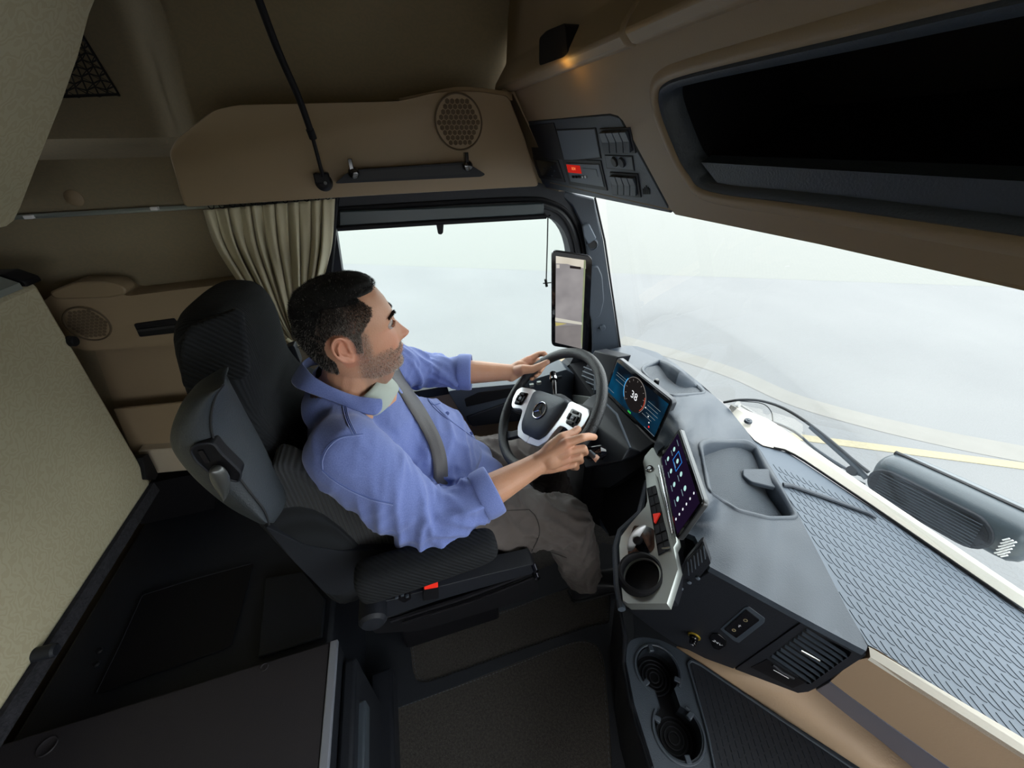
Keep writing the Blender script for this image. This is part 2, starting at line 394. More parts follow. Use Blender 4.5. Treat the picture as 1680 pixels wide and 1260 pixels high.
# ================================================================ UPPER FITTINGS
# --- side storage pod over the driver's door
YP=1.13
pod=thing('overhead_side_cabinet','long beige storage pod with a round speaker grille mounted above the side window','cabinet',(0,YP,1.38))
face=[(300,341),(274,250),(286,228),(348,180),(385,172),(650,166),(668,163),(712,152),(745,149),(790,150),(836,157),(862,225),(886,306),(600,322)]
front=roundpoly(pxs(face,Y=YP),.012,3)
mid=[p+Vector((0,.0,0)) for p in front]
cen=sum(front,Vector())/len(front)
def scl(ps,k,dy,dz=0): return [cen+Vector(((p.x-cen.x)*k,0,(p.z-cen.z)*k))+Vector((0,dy,dz)) for p in ps]
rings=[scl(front,.985,0),scl(front,.995,.004),scl(front,1,.012),scl(front,1.0,.06),scl(front,1.0,.15)]
v,f=loft_g(rings); mk('pod_shell',v,f,beige,parent=pod,sharp=50)
# raised hump edge behind the speaker
def spk(parent,px,py,pxr,Y,r,nrm=(0,-1,0),name='speaker_grille'):
    c=at(px,py,Y=Y); c=c+Vector(nrm)*.004
    g=mk(name,*join(lathe_g(c,nrm,[(0,.001),(r*.97,.001),(r*.975,.0035),(r,.0035),(r*1.01,-.004)],48)),beige,parent=parent)
    u,vv,d=frame(nrm); V=[];F=[]; s=r*.118
    for a in range(-9,10):
        for b in range(-9,10):
            x=a*s*1.75+(b%2)*s*.875; y=b*s*1.52
            if math.hypot(x,y)>r*.9: continue
            for k,rr in ((0,s*.86),):
                n=len(V)
                for q in range(6):
                    t=PI/6+q*PI/3; V.append(c+u*(x+math.cos(t)*rr)+vv*(y+math.sin(t)*rr)+d*.0022)
                F.append(tuple(range(n,n+6)))
    mk('grille_mesh',V,F,meshm,parent=g,smooth=False)
    mk('grille_ring',*tube_g([c+u*math.cos(t)*r*.985+vv*math.sin(t)*r*.985+d*.003 for t in [2*PI*i/64 for i in range(64)]],.0022,6,closed=True),darkbeige,parent=g)
    return g
darkbeige=mat('dark_beige',(.10,.07,.04),.7)
meshm=mat('perforated_mesh',(.16,.115,.07),.8,bump=1,bscale=900,kind='voronoi')
spk(pod,752,201,0,YP,.0585)
# hooks tray under the speaker
tr=mk('coat_rail',*prism_g(roundpoly(pxs([(549,301),(575,279),(765,266),(797,286),(790,290),(560,301)],Y=YP-.035),.006,3),(0,.035,0)),dark,parent=pod,bevel=.003)
mk('rail_recess',*prism_g(roundpoly(pxs([(576,296),(588,281),(757,270),(772,285)],Y=YP-.037),.003,3),(0,.006,0)),rubber,parent=tr)
for x,y in((580,284),(768,272)):
    c=at(x,y,Y=YP-.05)
    k=mk('coat_hook',*join(lathe_g(c+Vector((0,.02,0)),(0,-1,0),[(.0001,.024),(.010,.023),(.0125,.018),(.0125,0)],20),box_g(c+Vector((-.002,.008,.014)),(.009,.022,.03))),gloss,parent=tr,bevel=.001)
# top hump
hump=smooth_line(pxs([(655,166),(700,157),(745,148),(790,149),(838,156)],Y=YP+.02),20)
mk('speaker_hump',*loft_g([[p+Vector((0,-.014,-.012)) for p in hump],[p+Vector((0,-.006,.004)) for p in hump],[p+Vector((0,.06,.006)) for p in hump],[p+Vector((0,.06,-.03)) for p in hump]],closed=False),beige,parent=pod,solid=.003)
# --- curtain rail
ra,rb=at(18,357,Y=YW-.02),at(330,339,Y=YW-.02)
rail=mk('curtain_rail',*tube_g([ra-(rb-ra)*.4,ra,rb,at(545,326,Y=YW-.05)],.0055,8),alu,label='thin light metal curtain rail running along the beige side wall',cat='rail')
for x,y in((48,356),(254,342)): mk('rail_clip',*box_g(at(x,y,Y=YW-.028),(.016,.012,.008)),whitep,parent=rail,bevel=.001)
# --- curtain
NU,NV=260,40
Lp=smooth_line([Vector((a,b,0)) for a,b in [(333,345),(352,400),(390,460),(440,525),(476,560)]],NV+1)
Rp=smooth_line([Vector((a,b,0)) for a,b in [(549,326),(545,400),(532,455),(512,520),(502,568)]],NV+1)
V=[];F=[]
ph=[random.uniform(0,6) for _ in range(8)]
for j in range(NV+1):
    t=j/NV
    for i in range(NU+1):
        u=i/NU; s=u*2*PI
        w=.55*math.sin(s*11+ph[0]+.8*math.sin(s*2+ph[2])+1.3*t)+.35*math.sin(s*17+ph[1]-2.*t)*(1-t)+.5*math.sin(s*5+ph[3]+2*t)*t
        x=Lp[j].x+(Rp[j].x-Lp[j].x)*(u+.012*math.cos(s*11+ph[0]+1.3*t)); y=Lp[j].y+(Rp[j].y-Lp[j].y)*u
        amp=(.010+.014*sst(t*4))*(1-.5*t)
        V.append(at(x,y,Y=1.19+.025*t+w*amp))
for j in range(NV):
    for i in range(NU): a=j*(NU+1)+i; F.append((a,a+1,a+NU+2,a+NU+1))
cur=mk('curtain',V,F,curtain_m,solid=.0015,label='pleated olive-beige curtain gathered behind the driver beside the side window',cat='curtain')
for i in range(12):
    u=(i+.5)/12; p=at(338+u*208,340-u*17,Y=1.185); mk('curtain_hook',*tube_g([p+Vector((.006*math.cos(a),0,.007*math.sin(a)+.002)) for a in [k*PI/5 for k in range(10)]],.0012,6,closed=True),darker,parent=cur)
mk('tie_band',*tube_g([at(x,y,Y=1.185) for x,y in [(470,556),(488,568),(508,566)]],.008,8,flat=.6),curtain_m,parent=cur)
# --- push button on the side wall
c=at(122,325,Y=YW-.005)
mk('wall_cap',*lathe_g(c,(0,-1,0),[(0,.006),(.014,.005),(.018,.002),(.0185,-.006)],28,sx=1,sy=1),beige,label='round beige cover cap on the side wall above the curtain rail',cat='cap')
# --- cargo net
net=thing('storage_net','small black elastic net in the dark recess at the upper left','net',at(150,150,Y=1.37))
A,B,D=at(126,42,Y=1.36),at(197,155,Y=1.36),at(60,160,Y=1.36); E_=at(60,40,Y=1.36)
V=[];F=[];g=[]
cord=[]
for s in range(11):
    t=s/10
    a=A.lerp(B,t); b=E_.lerp(D,t)
    cord.append([a.lerp(b,k/8)+Vector((0,-.004,.006*((k+s)%2)-.003)) for k in range(9)])
for c_ in cord: g.append(tube_g(c_,.0016,5))
for k in range(9): g.append(tube_g([cord[s][k] for s in range(11)],.0016,5))
for k in range(8):
    g.append(tube_g([cord[s][min(8,k+(s%2))] for s in range(11)],.0013,5))
mk('net_mesh',*join(*g),rubber,parent=net)
mk('net_border',*tube_g([A+Vector((0,-.004,.004)),B+Vector((0,-.006,0)),D],.0035,8),darker,parent=net)
# --- restraint strut
st=thing('bunk_strut','slim black strut slanting down to its bracket on the beige side pod','strut',at(530,300,Y=YP-.02))
p0,p1,p2=at(410,-40,Y=.95),at(512,222,Y=1.07),at(530,290,Y=1.095)
mk('strut_tube',*tube_g(smooth_line([p0,at(455,80,Y=1.0),at(490,160,Y=1.04),p1],16),.0068,12),darker,parent=st)
mk('strut_rod',*tube_g([p1,p2],.0042,10),darker,parent=st)
mk('strut_collar',*tube_g([p1+(p0-p1).normalized()*.012,p1-(p0-p1).normalized()*.006],.0082,12),darker,parent=st)
c=at(530,300,Y=YP-.02)
mk('strut_bracket',*join(lathe_g(c+Vector((0,.02,0)),(0,-1,0),[(.0001,.028),(.011,.027),(.018,.02),(.020,.004),(.020,0)],24),box_g(c+Vector((0,.004,.010)),(.033,.026,.022))),darker,parent=st,bevel=.003)
mk('bracket_screw',*lathe_g(c+Vector((.006,-.009,0)),(0,-1,0),[(.0001,.001),(.004,.001),(.005,-.002)],12),gloss,parent=st)

# --- overhead front console
HX,HZ=.36,1.61; BX,BZ=.485,1.39
FN=Vector((HZ-BZ,0,BX-HX)).normalized()*-1   # faces back and down
FP=Vector((HX,0,HZ))
oh=thing('overhead_front_console','beige overhead storage console spanning the top of the windscreen','console',(BX,.4,BZ))
def fa(x,y,d=0): return onp(x,y,FP+FN*d,FN)
panel=[(855,202),(1000,190),(1017,194),(1100,348),(886,304)]
rec=[(1080,152),(1088,140),(1110,130),(1300,82),(1680,-20),(1900,-80),(1990,560),(1680,398),(1300,336),(1175,322),(1142,310),(1110,262),(1085,200)]
outerf=[(837,152),(1048,50),(1150,-3),(1400,-140),(2050,-420),(2200,600),(1680,472),(1105,349),(1015,196),(1000,188),(856,200)]
ofp=[fa(*p) for p in outerf]
YR=-1.0
ofp=[p if p.y>YR else Vector((p.x,YR,p.z)) for p in ofp]
ofp=[Vector((HX,1.19,HZ)),Vector((HX,YR,HZ)),Vector((BX,YR,BZ))]+[fa(*p) for p in [(1680,470),(1108,352),(1100,343),(1022,198),(1014,190),(1000,186),(853,200)]]
DN_=Vector((BX-HX,0,BZ-HZ)).normalized()
def fsy(sv,y,d=0): return FP+DN_*sv+Vector((0,y,0))+FN*d
YE=-.75
rc=smooth_line([fsy(.207,YE+.03),fsy(.207,.1),fsy(.207,.36),fsy(.209,.48),fsy(.203,.535),fsy(.185,.552),fsy(.16,.568),fsy(.10,.585),fsy(.07,.582),fsy(.056,.562),fsy(.051,.50),fsy(.049,.3),fsy(.048,.1),fsy(.048,YE+.03)],90)
rc=rc+roundpoly([fsy(.048,YE),fsy(.207,YE)],.001,1)
v,f=slab_hole_g(ofp,[rc],Vector((.02,0,.0))); mk('fascia',v,f,beige,parent=oh,smooth=False)
mk('recess_lip',*loft_g([inset(rc,FN,-.016,.0002),inset(rc,FN,-.008,.004),inset(rc,FN,-.001,.003),inset(rc,FN,.003,-.006)],cap=False),beige,parent=oh,sharp=80)
mk('recess_frame',*loft_g([inset(rc,FN,.000,-.002),inset(rc,FN,.004,.001),inset(rc,FN,.013,-.004),inset(rc,FN,.015,-.03)],cap=False),slate,parent=oh,sharp=60)
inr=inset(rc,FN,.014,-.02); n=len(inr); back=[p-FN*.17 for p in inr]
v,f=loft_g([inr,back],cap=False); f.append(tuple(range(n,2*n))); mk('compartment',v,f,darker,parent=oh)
mk('shelf_ledge',*loft_g([[fsy(.196,YE+.02,-.006),fsy(.170,YE+.02,-.012),fsy(.170,YE+.02,-.03),fsy(.196,YE+.02,-.03)],[fsy(.196,.50,-.006),fsy(.170,.535,-.012),fsy(.170,.535,-.03),fsy(.196,.50,-.03)]]),slate,parent=oh)
# underside to the windscreen head
mk('underside',*prism_g([(BX,1.2,BZ),(BX,YR,BZ),(.80,YR,1.36),(.78,.4,1.36),(.70,1.22,1.34)],(0,0,.02)),beige,parent=oh)
# dark roof lining upper doors with their lip
dpl=Vector((HX,0,HZ)); dn=Vector((-1,0,.12)).normalized()
for k,(y0,y1) in enumerate(((1.25,.60),(.59,-.05),(-.06,-.70))):
    dr=mk('locker_door',*loft_g([[(HX+.045,y0,2.12),(HX+.008,y0,HZ+.06),(HX-.022,y0,HZ+.018),(HX-.026,y0,HZ+.006),(HX-.012,y0,HZ-.006),(HX+.03,y0,HZ-.003)],[(HX+.045,y1,2.12),(HX+.008,y1,HZ+.06),(HX-.022,y1,HZ+.018),(HX-.026,y1,HZ+.006),(HX-.012,y1,HZ-.006),(HX+.03,y1,HZ-.003)]]),beige,parent=oh,bevel=.004)
    if k==0:
        hp=[onp(x,y,Vector((HX-.025,0,HZ)),(1,0,0)) for x,y in [(884,108),(884,62),(896,50),(927,37),(932,88),(925,95)]]
        hd=mk('door_latch',*prism_g(roundpoly(hp,.008,3),Vector((.03,0,0))),darker,parent=dr,bevel=.002)
# warm lamp under the latch
cl=onp(937,100,Vector((HX-.012,0,HZ)),(1,0,0))
lamp('reading_light','POINT',(cl.x-.02,cl.y,cl.z-.012),.035,(1,.55,.12),.012)
# control panel
cp=thing('overhead_control_panel','dark grey overhead switch panel with tachograph above the windscreen corner','panel',fa(980,300))
v,f=prism_g([fa(x,y,-.001) for x,y in [(853,201),(1000,188),(1016,193),(1101,350),(886,306)]],-FN*.04); mk('panel_plate',v,f,slate,parent=cp,bevel=.002)
def fp(pts,d,th,m,name,parent,**kw): return mk(name,*prism_g([fa(x,y,d) for x,y in pts],-FN*th),m,parent=parent,**kw)
fp([(865,206),(908,202),(925,262),(875,258)],.0008,.003,dark,'blank_cover',cp)
fp([(914,215),(975,212),(984,258),(926,264)],.0008,.003,slatel,'blank_cover',cp)
fp([(912,213),(977,210),(986,260),(925,266)],.0003,.003,darker,'cover_gap',cp)
u1=fp([(874,258),(915,263),(927,299),(884,292)],.001,.004,rubber,'radio_unit',cp)
fp([(878,262),(912,267),(922,294),(888,288)],.002,.004,bezel,'radio_face',u1,bevel=.0008)
for x,y in((893,277),(905,274),(910,280),(906,288)):
    mk('radio_button',*lathe_g(fa(x,y,.002),FN,[(.0001,.002),(.002,.002),(.0022,0)],10),slate,parent=u1)
tac=fp([(922,262),(985,264),(996,313),(934,303)],.001,.004,rubber,'tachograph',cp)
fp([(928,268),(982,270),(991,307),(936,298)],.003,.004,slatel,'tachograph_face',tac,bevel=.0008)
fp([(929,270),(951,272),(954,285),(932,283)],.0036,.001,emis('red_display',(.35,.012,.008),1.2),'tachograph_display',tac)
mk('display_digits',*text_g('8:04',fa(941,277,.0042),fa(951,278,.0042)-fa(931,276,.0042),fa(940,270,.004)-fa(942,284,.004),.013),emis('amber_digits',(1,.25,.08),1.3),parent=tac,smooth=False)
for k in range(5):
    fp([(938+k*5,288.3),(941.5+k*5,288.6),(942.2+k*5,292.5),(938.7+k*5,292)],.0045,.002,gloss,'tachograph_button',tac)
fp([(956,276),(978,278),(981,290),(958,288)],.0038,.001,slatel,'card_slot',tac)
# rocker switches
for (x0,y0,dx,dy,n,H) in((986,216,11.3,-.6,4,(7,34)),(1003,287,10,.8,4,(4,30))):
    fp([(x0-3,y0-4),(x0+dx*n+2,y0-4+dy*n),(x0+dx*n+H[0]+4,y0+H[1]+4+dy*n),(x0+H[0]-2,y0+H[1]+3)],.0015,.003,rubber,'switch_bezel',cp)
    for k in range(n):
        x=x0+k*dx; y=y0+k*dy; h=H[1]
        a=[fa(x,y,.002),fa(x+dx*.9,y+dy,.002),fa(x+dx*.9+H[0],y+h,.002),fa(x+H[0],y+h,.002)]
        m1,m2=(a[0]+a[3])/2+FN*-.0,(a[1]+a[2])/2
        up=.005
        V=[*a,a[0]+FN*.006,a[1]+FN*.006,m1+FN*.002,m2+FN*.002,a[2]+FN*.005,a[3]+FN*.005]
        mk('rocker_switch',V,[(0,1,5,4),(4,5,7,6),(6,7,8,9),(9,8,2,3),(0,4,6,9,3),(1,2,8,7,5)],slate,parent=cp,smooth=False,bevel=.0005)
pl=fp([(993,256),(1036,258),(1039,279),(996,275)],.001,.003,slate,'knob_plate',cp)
fp([(992,254.5),(1037,256.5),(1040.5,280.5),(995,276.5)],.0004,.003,rubber,'plate_gap',cp)
for x,y in((1009,265),(1021,266)): mk('round_button',*lathe_g(fa(x,y,.001),FN,[(.0001,.004),(.0085,.004),(.0095,.002),(.0095,0)],20),rubber,parent=pl)
g=[]
for k in range(5):
    xx=1054+k*2.4; h=3+k*0; g.append(prism_g([fa(xx,319-abs(0)-14+abs(k-2)*2.5,.0006),fa(xx+1,319-14+abs(k-2)*2.5,.0006),fa(xx+1.6,319,.0006),fa(xx+.6,319,.0006)],-FN*.002))
mk('vent_slots',*join(*g),rubber,parent=cp,smooth=False)

mk('gap_filler',*prism_g([(.33,1.16,1.60),(.36,1.16,1.60),(.50,1.16,1.37),(.60,1.16,1.37),(.60,1.16,1.61),(.33,1.16,1.61)],(0,.12,0)),beige,kind='structure')  # added filler closing the gap behind the pod where daylight leaked in
# ================================================================ BUNKS
# upper bunk folded up against the rear wall
A=at(155,0,Y=1.0); B=at(20,366,Y=1.0); d=(A-B).normalized()
ub=thing('upper_bunk','big beige fabric-covered upper bunk tilted up at the top left','bunk',B)
A2=A+d*.35
nrm=Vector((d.z,0,-d.x)); 
prof=[B,B+(A2-B)*.5,A2]
ex=[at(155,0,Y=1.0),at(146,22,Y=1.0),at(128,90,Y=1.0),at(100,170,Y=1.0),at(60,270,Y=1.0),at(33,340,Y=1.0),at(22,362,Y=1.0),at(10,371,Y=.98)]
bx=Vector((0,-1.9,0))
# underside surface with slightly curved side edge, thickness behind
top=[A2]+[Vector(p) for p in ex]
v,f=loft_g([top,[p+bx for p in top],[p+bx-nrm*.09 for p in top],[p-nrm*.09 for p in top]],closed=False,cap=False)
n=len(top); f+= [(i,i+1,3*n+i+1,3*n+i) for i in range(n-1)]
mk('bunk_underside',v,f,bunk_fab,parent=ub)
# lower bunk backrest, upright, beige with aluminium top rail
A=at(60,462,Y=1.12); B=at(250,792,Y=1.12)
lb=thing('folded_lower_bunk','tall beige upholstered bunk panel standing upright at the left','bunk',B)
top=[A,B]; off=Vector((0,-2.05,0)); nb=Vector(((A-B).z,0,-(A-B).x)).normalized()
v,f=box_g((0,0,0),(1,1,1))
P4=[A,A+off,B+off,B]
mk('bunk_pad',*prism_g(P4,-nb*.07),bunk_fab,parent=lb,bevel=.012)
cap=[A+nb*.006,A+nb*.006+Vector((0,0,.012)),A-nb*.02+Vector((0,0,.028)),A-nb*.06+Vector((0,0,.026)),A-nb*.075+Vector((0,0,.0))]
sh=Vector((0,-.05,0))
mk('top_rail',*loft_g([[p+sh for p in cap],[p+off for p in cap]]),alu,parent=lb,sharp=20)
mk('rail_end_cap',*loft_g([[p+Vector((0,.008,0)) for p in cap],[p+sh*.8+nb*.002 for p in cap]]),darker,parent=lb,bevel=.003)
fl=[B+nb*.004,B+off+nb*.004,B+off+nb*.004-Vector((0,0,.035)),B+nb*.004-Vector((0,0,.035))]
mk('felt_edge',*prism_g(fl,-nb*.03),felt,parent=lb)
def bp_(x,y,k=0): return onp(x,y,A+nb*k,nb)
for x,y,r in((115,560,.013),):
    mk('bumper_stop',*lathe_g(bp_(x,y),nb,[(.0001,.012),(r*.8,.012),(r,.009),(r,-.002)],20),darker,parent=lb)
c=bp_(58,1074)
mk('bumper_stop',*lathe_g(c,nb,[(.0001,.034),(.010,.034),(.0135,.030),(.0135,-.002)],24),dark,parent=lb)
mk('corner_stop',*prism_g(roundpoly([bp_(*p,.01) for p in [(234,750),(243,744),(260,778),(255,787),(240,786)]],.004,3),-nb*.03),darker,parent=lb,bevel=.003)

# side wall storage behind the seat
sp=thing('rear_side_pocket_panel','beige wall panel with round speaker grille and open pockets behind the seat','panel',at(200,700,Y=YW-.02))
YS=1.2
up=roundpoly(pxs([(60,500),(110,466),(180,466),(204,486),(400,462),(400,560),(240,570),(140,577),(80,560)],Y=YS),.015,3)
cen=sum(up,Vector())/len(up)
mk('speaker_panel',*loft_g([scl(up,.985,0),scl(up,1,.012),scl(up,1,.08)]),beige,parent=sp)
mk('panel_top',*prism_g(roundpoly(pxs([(78,480),(120,464),(170,462),(203,470),(208,483),(180,489),(90,492)],Y=YS-.012),.012,3),(0,.05,0)),darkbeige2:=mat('panel_top_beige',(.27,.2,.12),.6),parent=sp,bevel=.004)  # separate beige, slightly darker than the panel face
spk(sp,146,530,0,YS,.046)
mk('pocket_back',*prism_g(pxs([(150,560),(400,545),(400,700),(200,700)],Y=YS+.07),(0,.005,0)),beige,parent=sp)
mk('pocket_front',*prism_g(pxs([(185,672),(400,650),(400,725),(215,742)],Y=YS),(0,.012,0)),beige,parent=sp,bevel=.004)
mk('pocket_front',*prism_g(pxs([(225,740),(420,726),(420,762),(245,778)],Y=YS-.03),(0,.05,0)),cream2:=mat('pale_tan',(.42,.36,.27),.6),parent=sp,bevel=.004)
gh=mk('grab_recess',*prism_g(roundpoly(pxs([(219,532),(285,523),(300,545),(229,553)],Y=YS-.006),.004,3),(0,.01,0)),darker,parent=sp,bevel=.002)
mk('grab_lip',*prism_g(pxs([(224,541),(290,533),(292,537),(226,545)],Y=YS-.012),(0,.008,0)),rubber,parent=gh)
# ================================================================ FLOOR
def floorpts(p,z=0): return [at(x,y,Z=z) for x,y in p]
mat_t=thing('floor_mat_tray','moulded dark floor tray with raised border around the carpet insets','floor tray',at(850,1080,Z=0))
big=[(622,1172),(700,1143),(800,1105),(900,1066),(940,1052),(965,1050),(985,1062),(992,1090),(1000,1180),(1006,1300),(1010,1420),(560,1500),(600,1290)]
small=[(672,1050),(700,1040),(830,1000),(900,975),(985,945),(1002,970),(1000,1022),(960,1030),(700,1120),(684,1118),(677,1100)]
outr=[(572,1030),(640,1022),(700,1000),(860,945),(990,890),(1030,900),(1040,1030),(1035,1200),(1060,1500),(520,1560),(560,1250),(572,1150)]
v,f=slab_hole_g(floorpts(outr,.012),[floorpts(roundless) for roundless in []]+[roundpoly(floorpts(big,.012),.02,3),roundpoly(floorpts(small,.012),.012,3)],(0,0,-.012))
mk('tray_border',v,f,slate2:=mat('floor_rubber',(.016,.019,.026),.55,bump=.5,bscale=450),parent=mat_t,smooth=False)
def carp(poly,lab,name='carpet_mat'):
    pts=roundpoly(floorpts(poly,.006),.02,4)
    t=mk(name,*prism_g(pts,(0,0,-.006)),carpet,label=lab,cat='floor mat',group='carpet floor mats')
    c=sum(pts,Vector())/len(pts); ins_=[p+(c-p).normalized()*.008+Vector((0,0,.0008)) for p in pts]
    g=[]; L=resample(ins_+[ins_[0]],max(40,int(sum((a-b).length for a,b in zip(ins_,ins_[1:]))/.006)))
    for i in range(0,len(L)-1,2): g.append(tube_g([L[i],L[i+1]],.0006,4))
    mk('stitching',*join(*g),slatel,parent=t)
carp(big,'large dark carpet mat in the foreground beside the boxes')
carp(small,'narrow dark carpet mat inset beside the driver\'s seat base')
# rear left rounded side of the tray (wall of the fridge box)
# footwell carpet in front of the driver
mk('footwell_carpet',*prism_g([(.30,.72,.003),(.95,.72,.003),(.95,1.26,.003),(.2,1.26,.003)],(0,0,-.003)),carpet,label='dark carpet in the footwell beneath the steering wheel',cat='carpet')

# ================================================================ STORAGE BOXES (behind the seats, under the bunk)
def topz(p,z): return [at(x,y,Z=z) for x,y in p]
ba=thing('rear_storage_box','black storage box with an inset lid between bunk panel and driver seat','storage box',(-.6,.8,0))
q=topz([(548,1052),(80,1200)],.43)
y1=.565; 
def bx3(x0,x1,y0,y1,z0,z1): return box_g(((x0+x1)/2,(y0+y1)/2,(z0+z1)/2),(x1-x0,y1-y0,z1-z0))
mk('box_body',*bx3(-1.0,-.335,.56,1.25,0,.40),dark,parent=ba,bevel=.012)
lidp=roundpoly(topz([(158,1140),(235,976),(418,924),(380,1062)],.402),.012,3)
mk('lid',*prism_g(lidp,(0,0,.005)),darker,parent=ba,bevel=.002)
mk('lid_edge',*tube_g([p+Vector((0,0,.004)) for p in topz([(160,1137),(200,1056),(235,978),(320,951),(413,926)],.402)],.0022,6),dark,parent=ba)
for x,y in((163,1068),(158,1090)): mk('hinge_screw',*lathe_g(at(x,y,Z=.402),(0,0,1),[(.0001,.006),(.006,.005),(.008,0)],14),darker,parent=ba)
mk('dark_wall_sheet',*prism_g(pxs([(245,793),(352,771),(352,850),(230,860)],Y=1.185),(0,.06,0)),darker,parent=ba)  # added dark sheet: puts the cavity's darkness over the beige wall
# raised moulding toward the seat
mk('side_moulding',*prism_g(topz([(437,952),(500,940),(536,985),(530,1048),(425,1082)],.405),(0,0,.012)),dark,parent=ba,bevel=.004)
fb_=thing('foreground_fridge_box','dark flat-topped box with a silver edge strip in the bottom left corner','fridge box',(-.6,.2,0))
zt=.45; E0=at(548,1052,Z=zt); E1=at(532,1262,Z=zt); xe=(E0.x+E1.x)/2+.008; yb=E0.y; L0=at(80,1200,Z=zt)
mk('box_body',*bx3(-1.0,xe,-.35,yb,.0,zt-.008),dark,parent=fb_,bevel=.006)
topm=mat('box_top_fabric',(.022,.019,.024),.75,bump=.35,bscale=300)
mk('top_cover',*bx3(-1.0,xe-.018,-.36,yb+.002,zt-.008,zt),topm,parent=fb_,bevel=.004)
mk('edge_strip',*bx3(xe-.018,xe,-.36,yb+.002,zt-.012,zt+.002),alu2:=mat('brushed_edge',(.30,.32,.38),.4,.3),parent=fb_,bevel=.002)
for x,y,r in((434,1095,.008),(78,1225,.016)): mk('lid_plug',*lathe_g(at(x,y,Z=zt),(0,0,1),[(.0001,.0015),(r*.8,.001),(r,.003),(r*1.05,0)],24),topm,parent=fb_)
# front face with handle recess of the drawer
fx=xe+.0
mk('drawer_front',*bx3(fx,fx+.035,-.36,yb-.025,.02,zt-.05),dark,parent=fb_,bevel=.01)
mk('drawer_handle',*bx3(fx+.012,fx+.05,-.36,yb-.11,zt-.14,zt-.09),alu3:=mat('dark_handle',(.06,.075,.095),.4,.2),parent=fb_,bevel=.006)
mk('plinth',*bx3(fx,fx+.07,-.36,yb+.06,0,.10),dark,parent=fb_,bevel=.012)
# central floor step between the boxes and the seat base


# ================================================================ DRIVER SEAT
SY=.84
seat=thing('driver_seat','black ribbed fabric driver seat with integrated headrest and armrest','seat',(-.1,SY,0))
def sect(cx,cz,hw,th,tilt,bol=.0,n=40,pw=3.2,cy=SY):
    """superelliptic slice of the backrest; slice plane tilted; bol wraps side bolsters forward"""
    o=[]
    for k in range(n):
        a=2*PI*k/n; c_,s_=math.cos(a),math.sin(a)
        yy=hw*math.copysign(abs(s_)**(2/pw),s_); xx=th*math.copysign(abs(c_)**(2/pw),c_)
        w=abs(yy)/hw
        xx+=bol*sst((w-.55)/.45)*(1 if c_>0 else .3)
        o.append(Vector((cx+xx*math.cos(tilt),cy+yy,cz-xx*math.sin(tilt))))
    return o
S=[sect(-.335,1.262,.09,.020,.1),sect(-.335,1.255,.125,.045,.1),sect(-.335,1.225,.152,.060,.12),sect(-.340,1.17,.160,.066,.12),sect(-.350,1.10,.166,.066,.10),sect(-.355,1.05,.175,.065,.05,.01),
   sect(-.350,1.0,.20,.065,0,.02),sect(-.338,.94,.235,.068,-.05,.04),sect(-.322,.86,.25,.07,-.1,.06),sect(-.300,.75,.255,.075,-.12,.07),sect(-.275,.65,.255,.08,-.14,.06),sect(-.255,.56,.25,.08,-.14,.03),sect(-.25,.50,.24,.07,-.1)]
v,f=loft_g(S); mk('backrest',v,f,seat_x,parent=seat,sub=1,sharp=180)
# diagonal ribbed panel on the near side of the headrest
hs=pxs([(300,540),(395,505),(402,560),(410,622),(345,632),(300,645),(292,600)],Y=.672)
mk('headrest_side_panel',*prism_g(roundpoly(hs,.02,4),(0,.02,0)),seat_d,parent=seat,bevel=.01,seg=3)
# near side bolster (ribbed), wraps forward beside the driver
bl=pxs([(440,765),(470,765),(530,800),(590,822),(640,855),(668,888),(640,900),(560,905),(500,905),(440,872)],Y=.60)
mk('side_bolster',*prism_g(roundpoly(bl,.03,5),(0,.07,0)),seat_x2:=mat('ribbed_bolster_fabric',(.019,.021,.024),.9,bump=.9,bscale=40,kind='X',sheen=.15),parent=seat,bevel=.025,seg=5)
bl2=pxs([(432,862),(500,895),(560,905),(640,900),(660,905),(610,930),(590,960),(560,978),(535,975),(480,920)],Y=.585)
mk('seat_side_panel',*prism_g(roundpoly(bl2,.015,4),(0,.05,0)),seat_p,parent=seat,bevel=.012,seg=3)
# cushion
def csec(x,z,hw,th,n=40):
    return [Vector((x,SY+hw*math.copysign(abs(math.sin(2*PI*k/n))**.55,math.sin(2*PI*k/n)),z+th*math.copysign(abs(math.cos(2*PI*k/n))**.55,math.cos(2*PI*k/n)))) for k in range(n)]
v,f=loft_g([csec(-.24,.47,.22,.04),csec(-.20,.475,.245,.06),csec(0,.47,.25,.062),csec(.14,.475,.25,.062),csec(.20,.47,.245,.056),csec(.225,.455,.22,.03)])
mk('seat_cushion',v,f,seat_x,parent=seat,sub=1,sharp=180)
# armrest
a0,a1=at(598,955,Y=.52),at(800,893,Y=.52); d=(a1-a0).normalized(); up_=Vector((0,0,1)); up_=(up_-d*up_.dot(d)).normalized(); sd=d.cross(up_)
def asec(t,hw,hh,n=28): 
    c=a0+(a1-a0)*t
    return [c+sd*hw*math.copysign(abs(math.cos(2*PI*k/n))**.6,math.cos(2*PI*k/n))+up_*hh*math.copysign(abs(math.sin(2*PI*k/n))**.6,math.sin(2*PI*k/n)) for k in range(n)]
v,f=loft_g([asec(-.06,.018,.024),asec(-.04,.032,.040),asec(0,.037,.047),asec(.3,.038,.044),asec(.7,.038,.036),asec(.98,.036,.032),asec(1.05,.030,.026),asec(1.08,.016,.013)])
mk('armrest',v,f,seat_d,parent=seat,sub=1,sharp=180)
mk('armrest_pivot',*lathe_g(at(612,1005,Y=.545),(0,-1,0),[(.0001,.03),(.025,.028),(.032,.02),(.032,-.06)],24),dark,parent=seat)
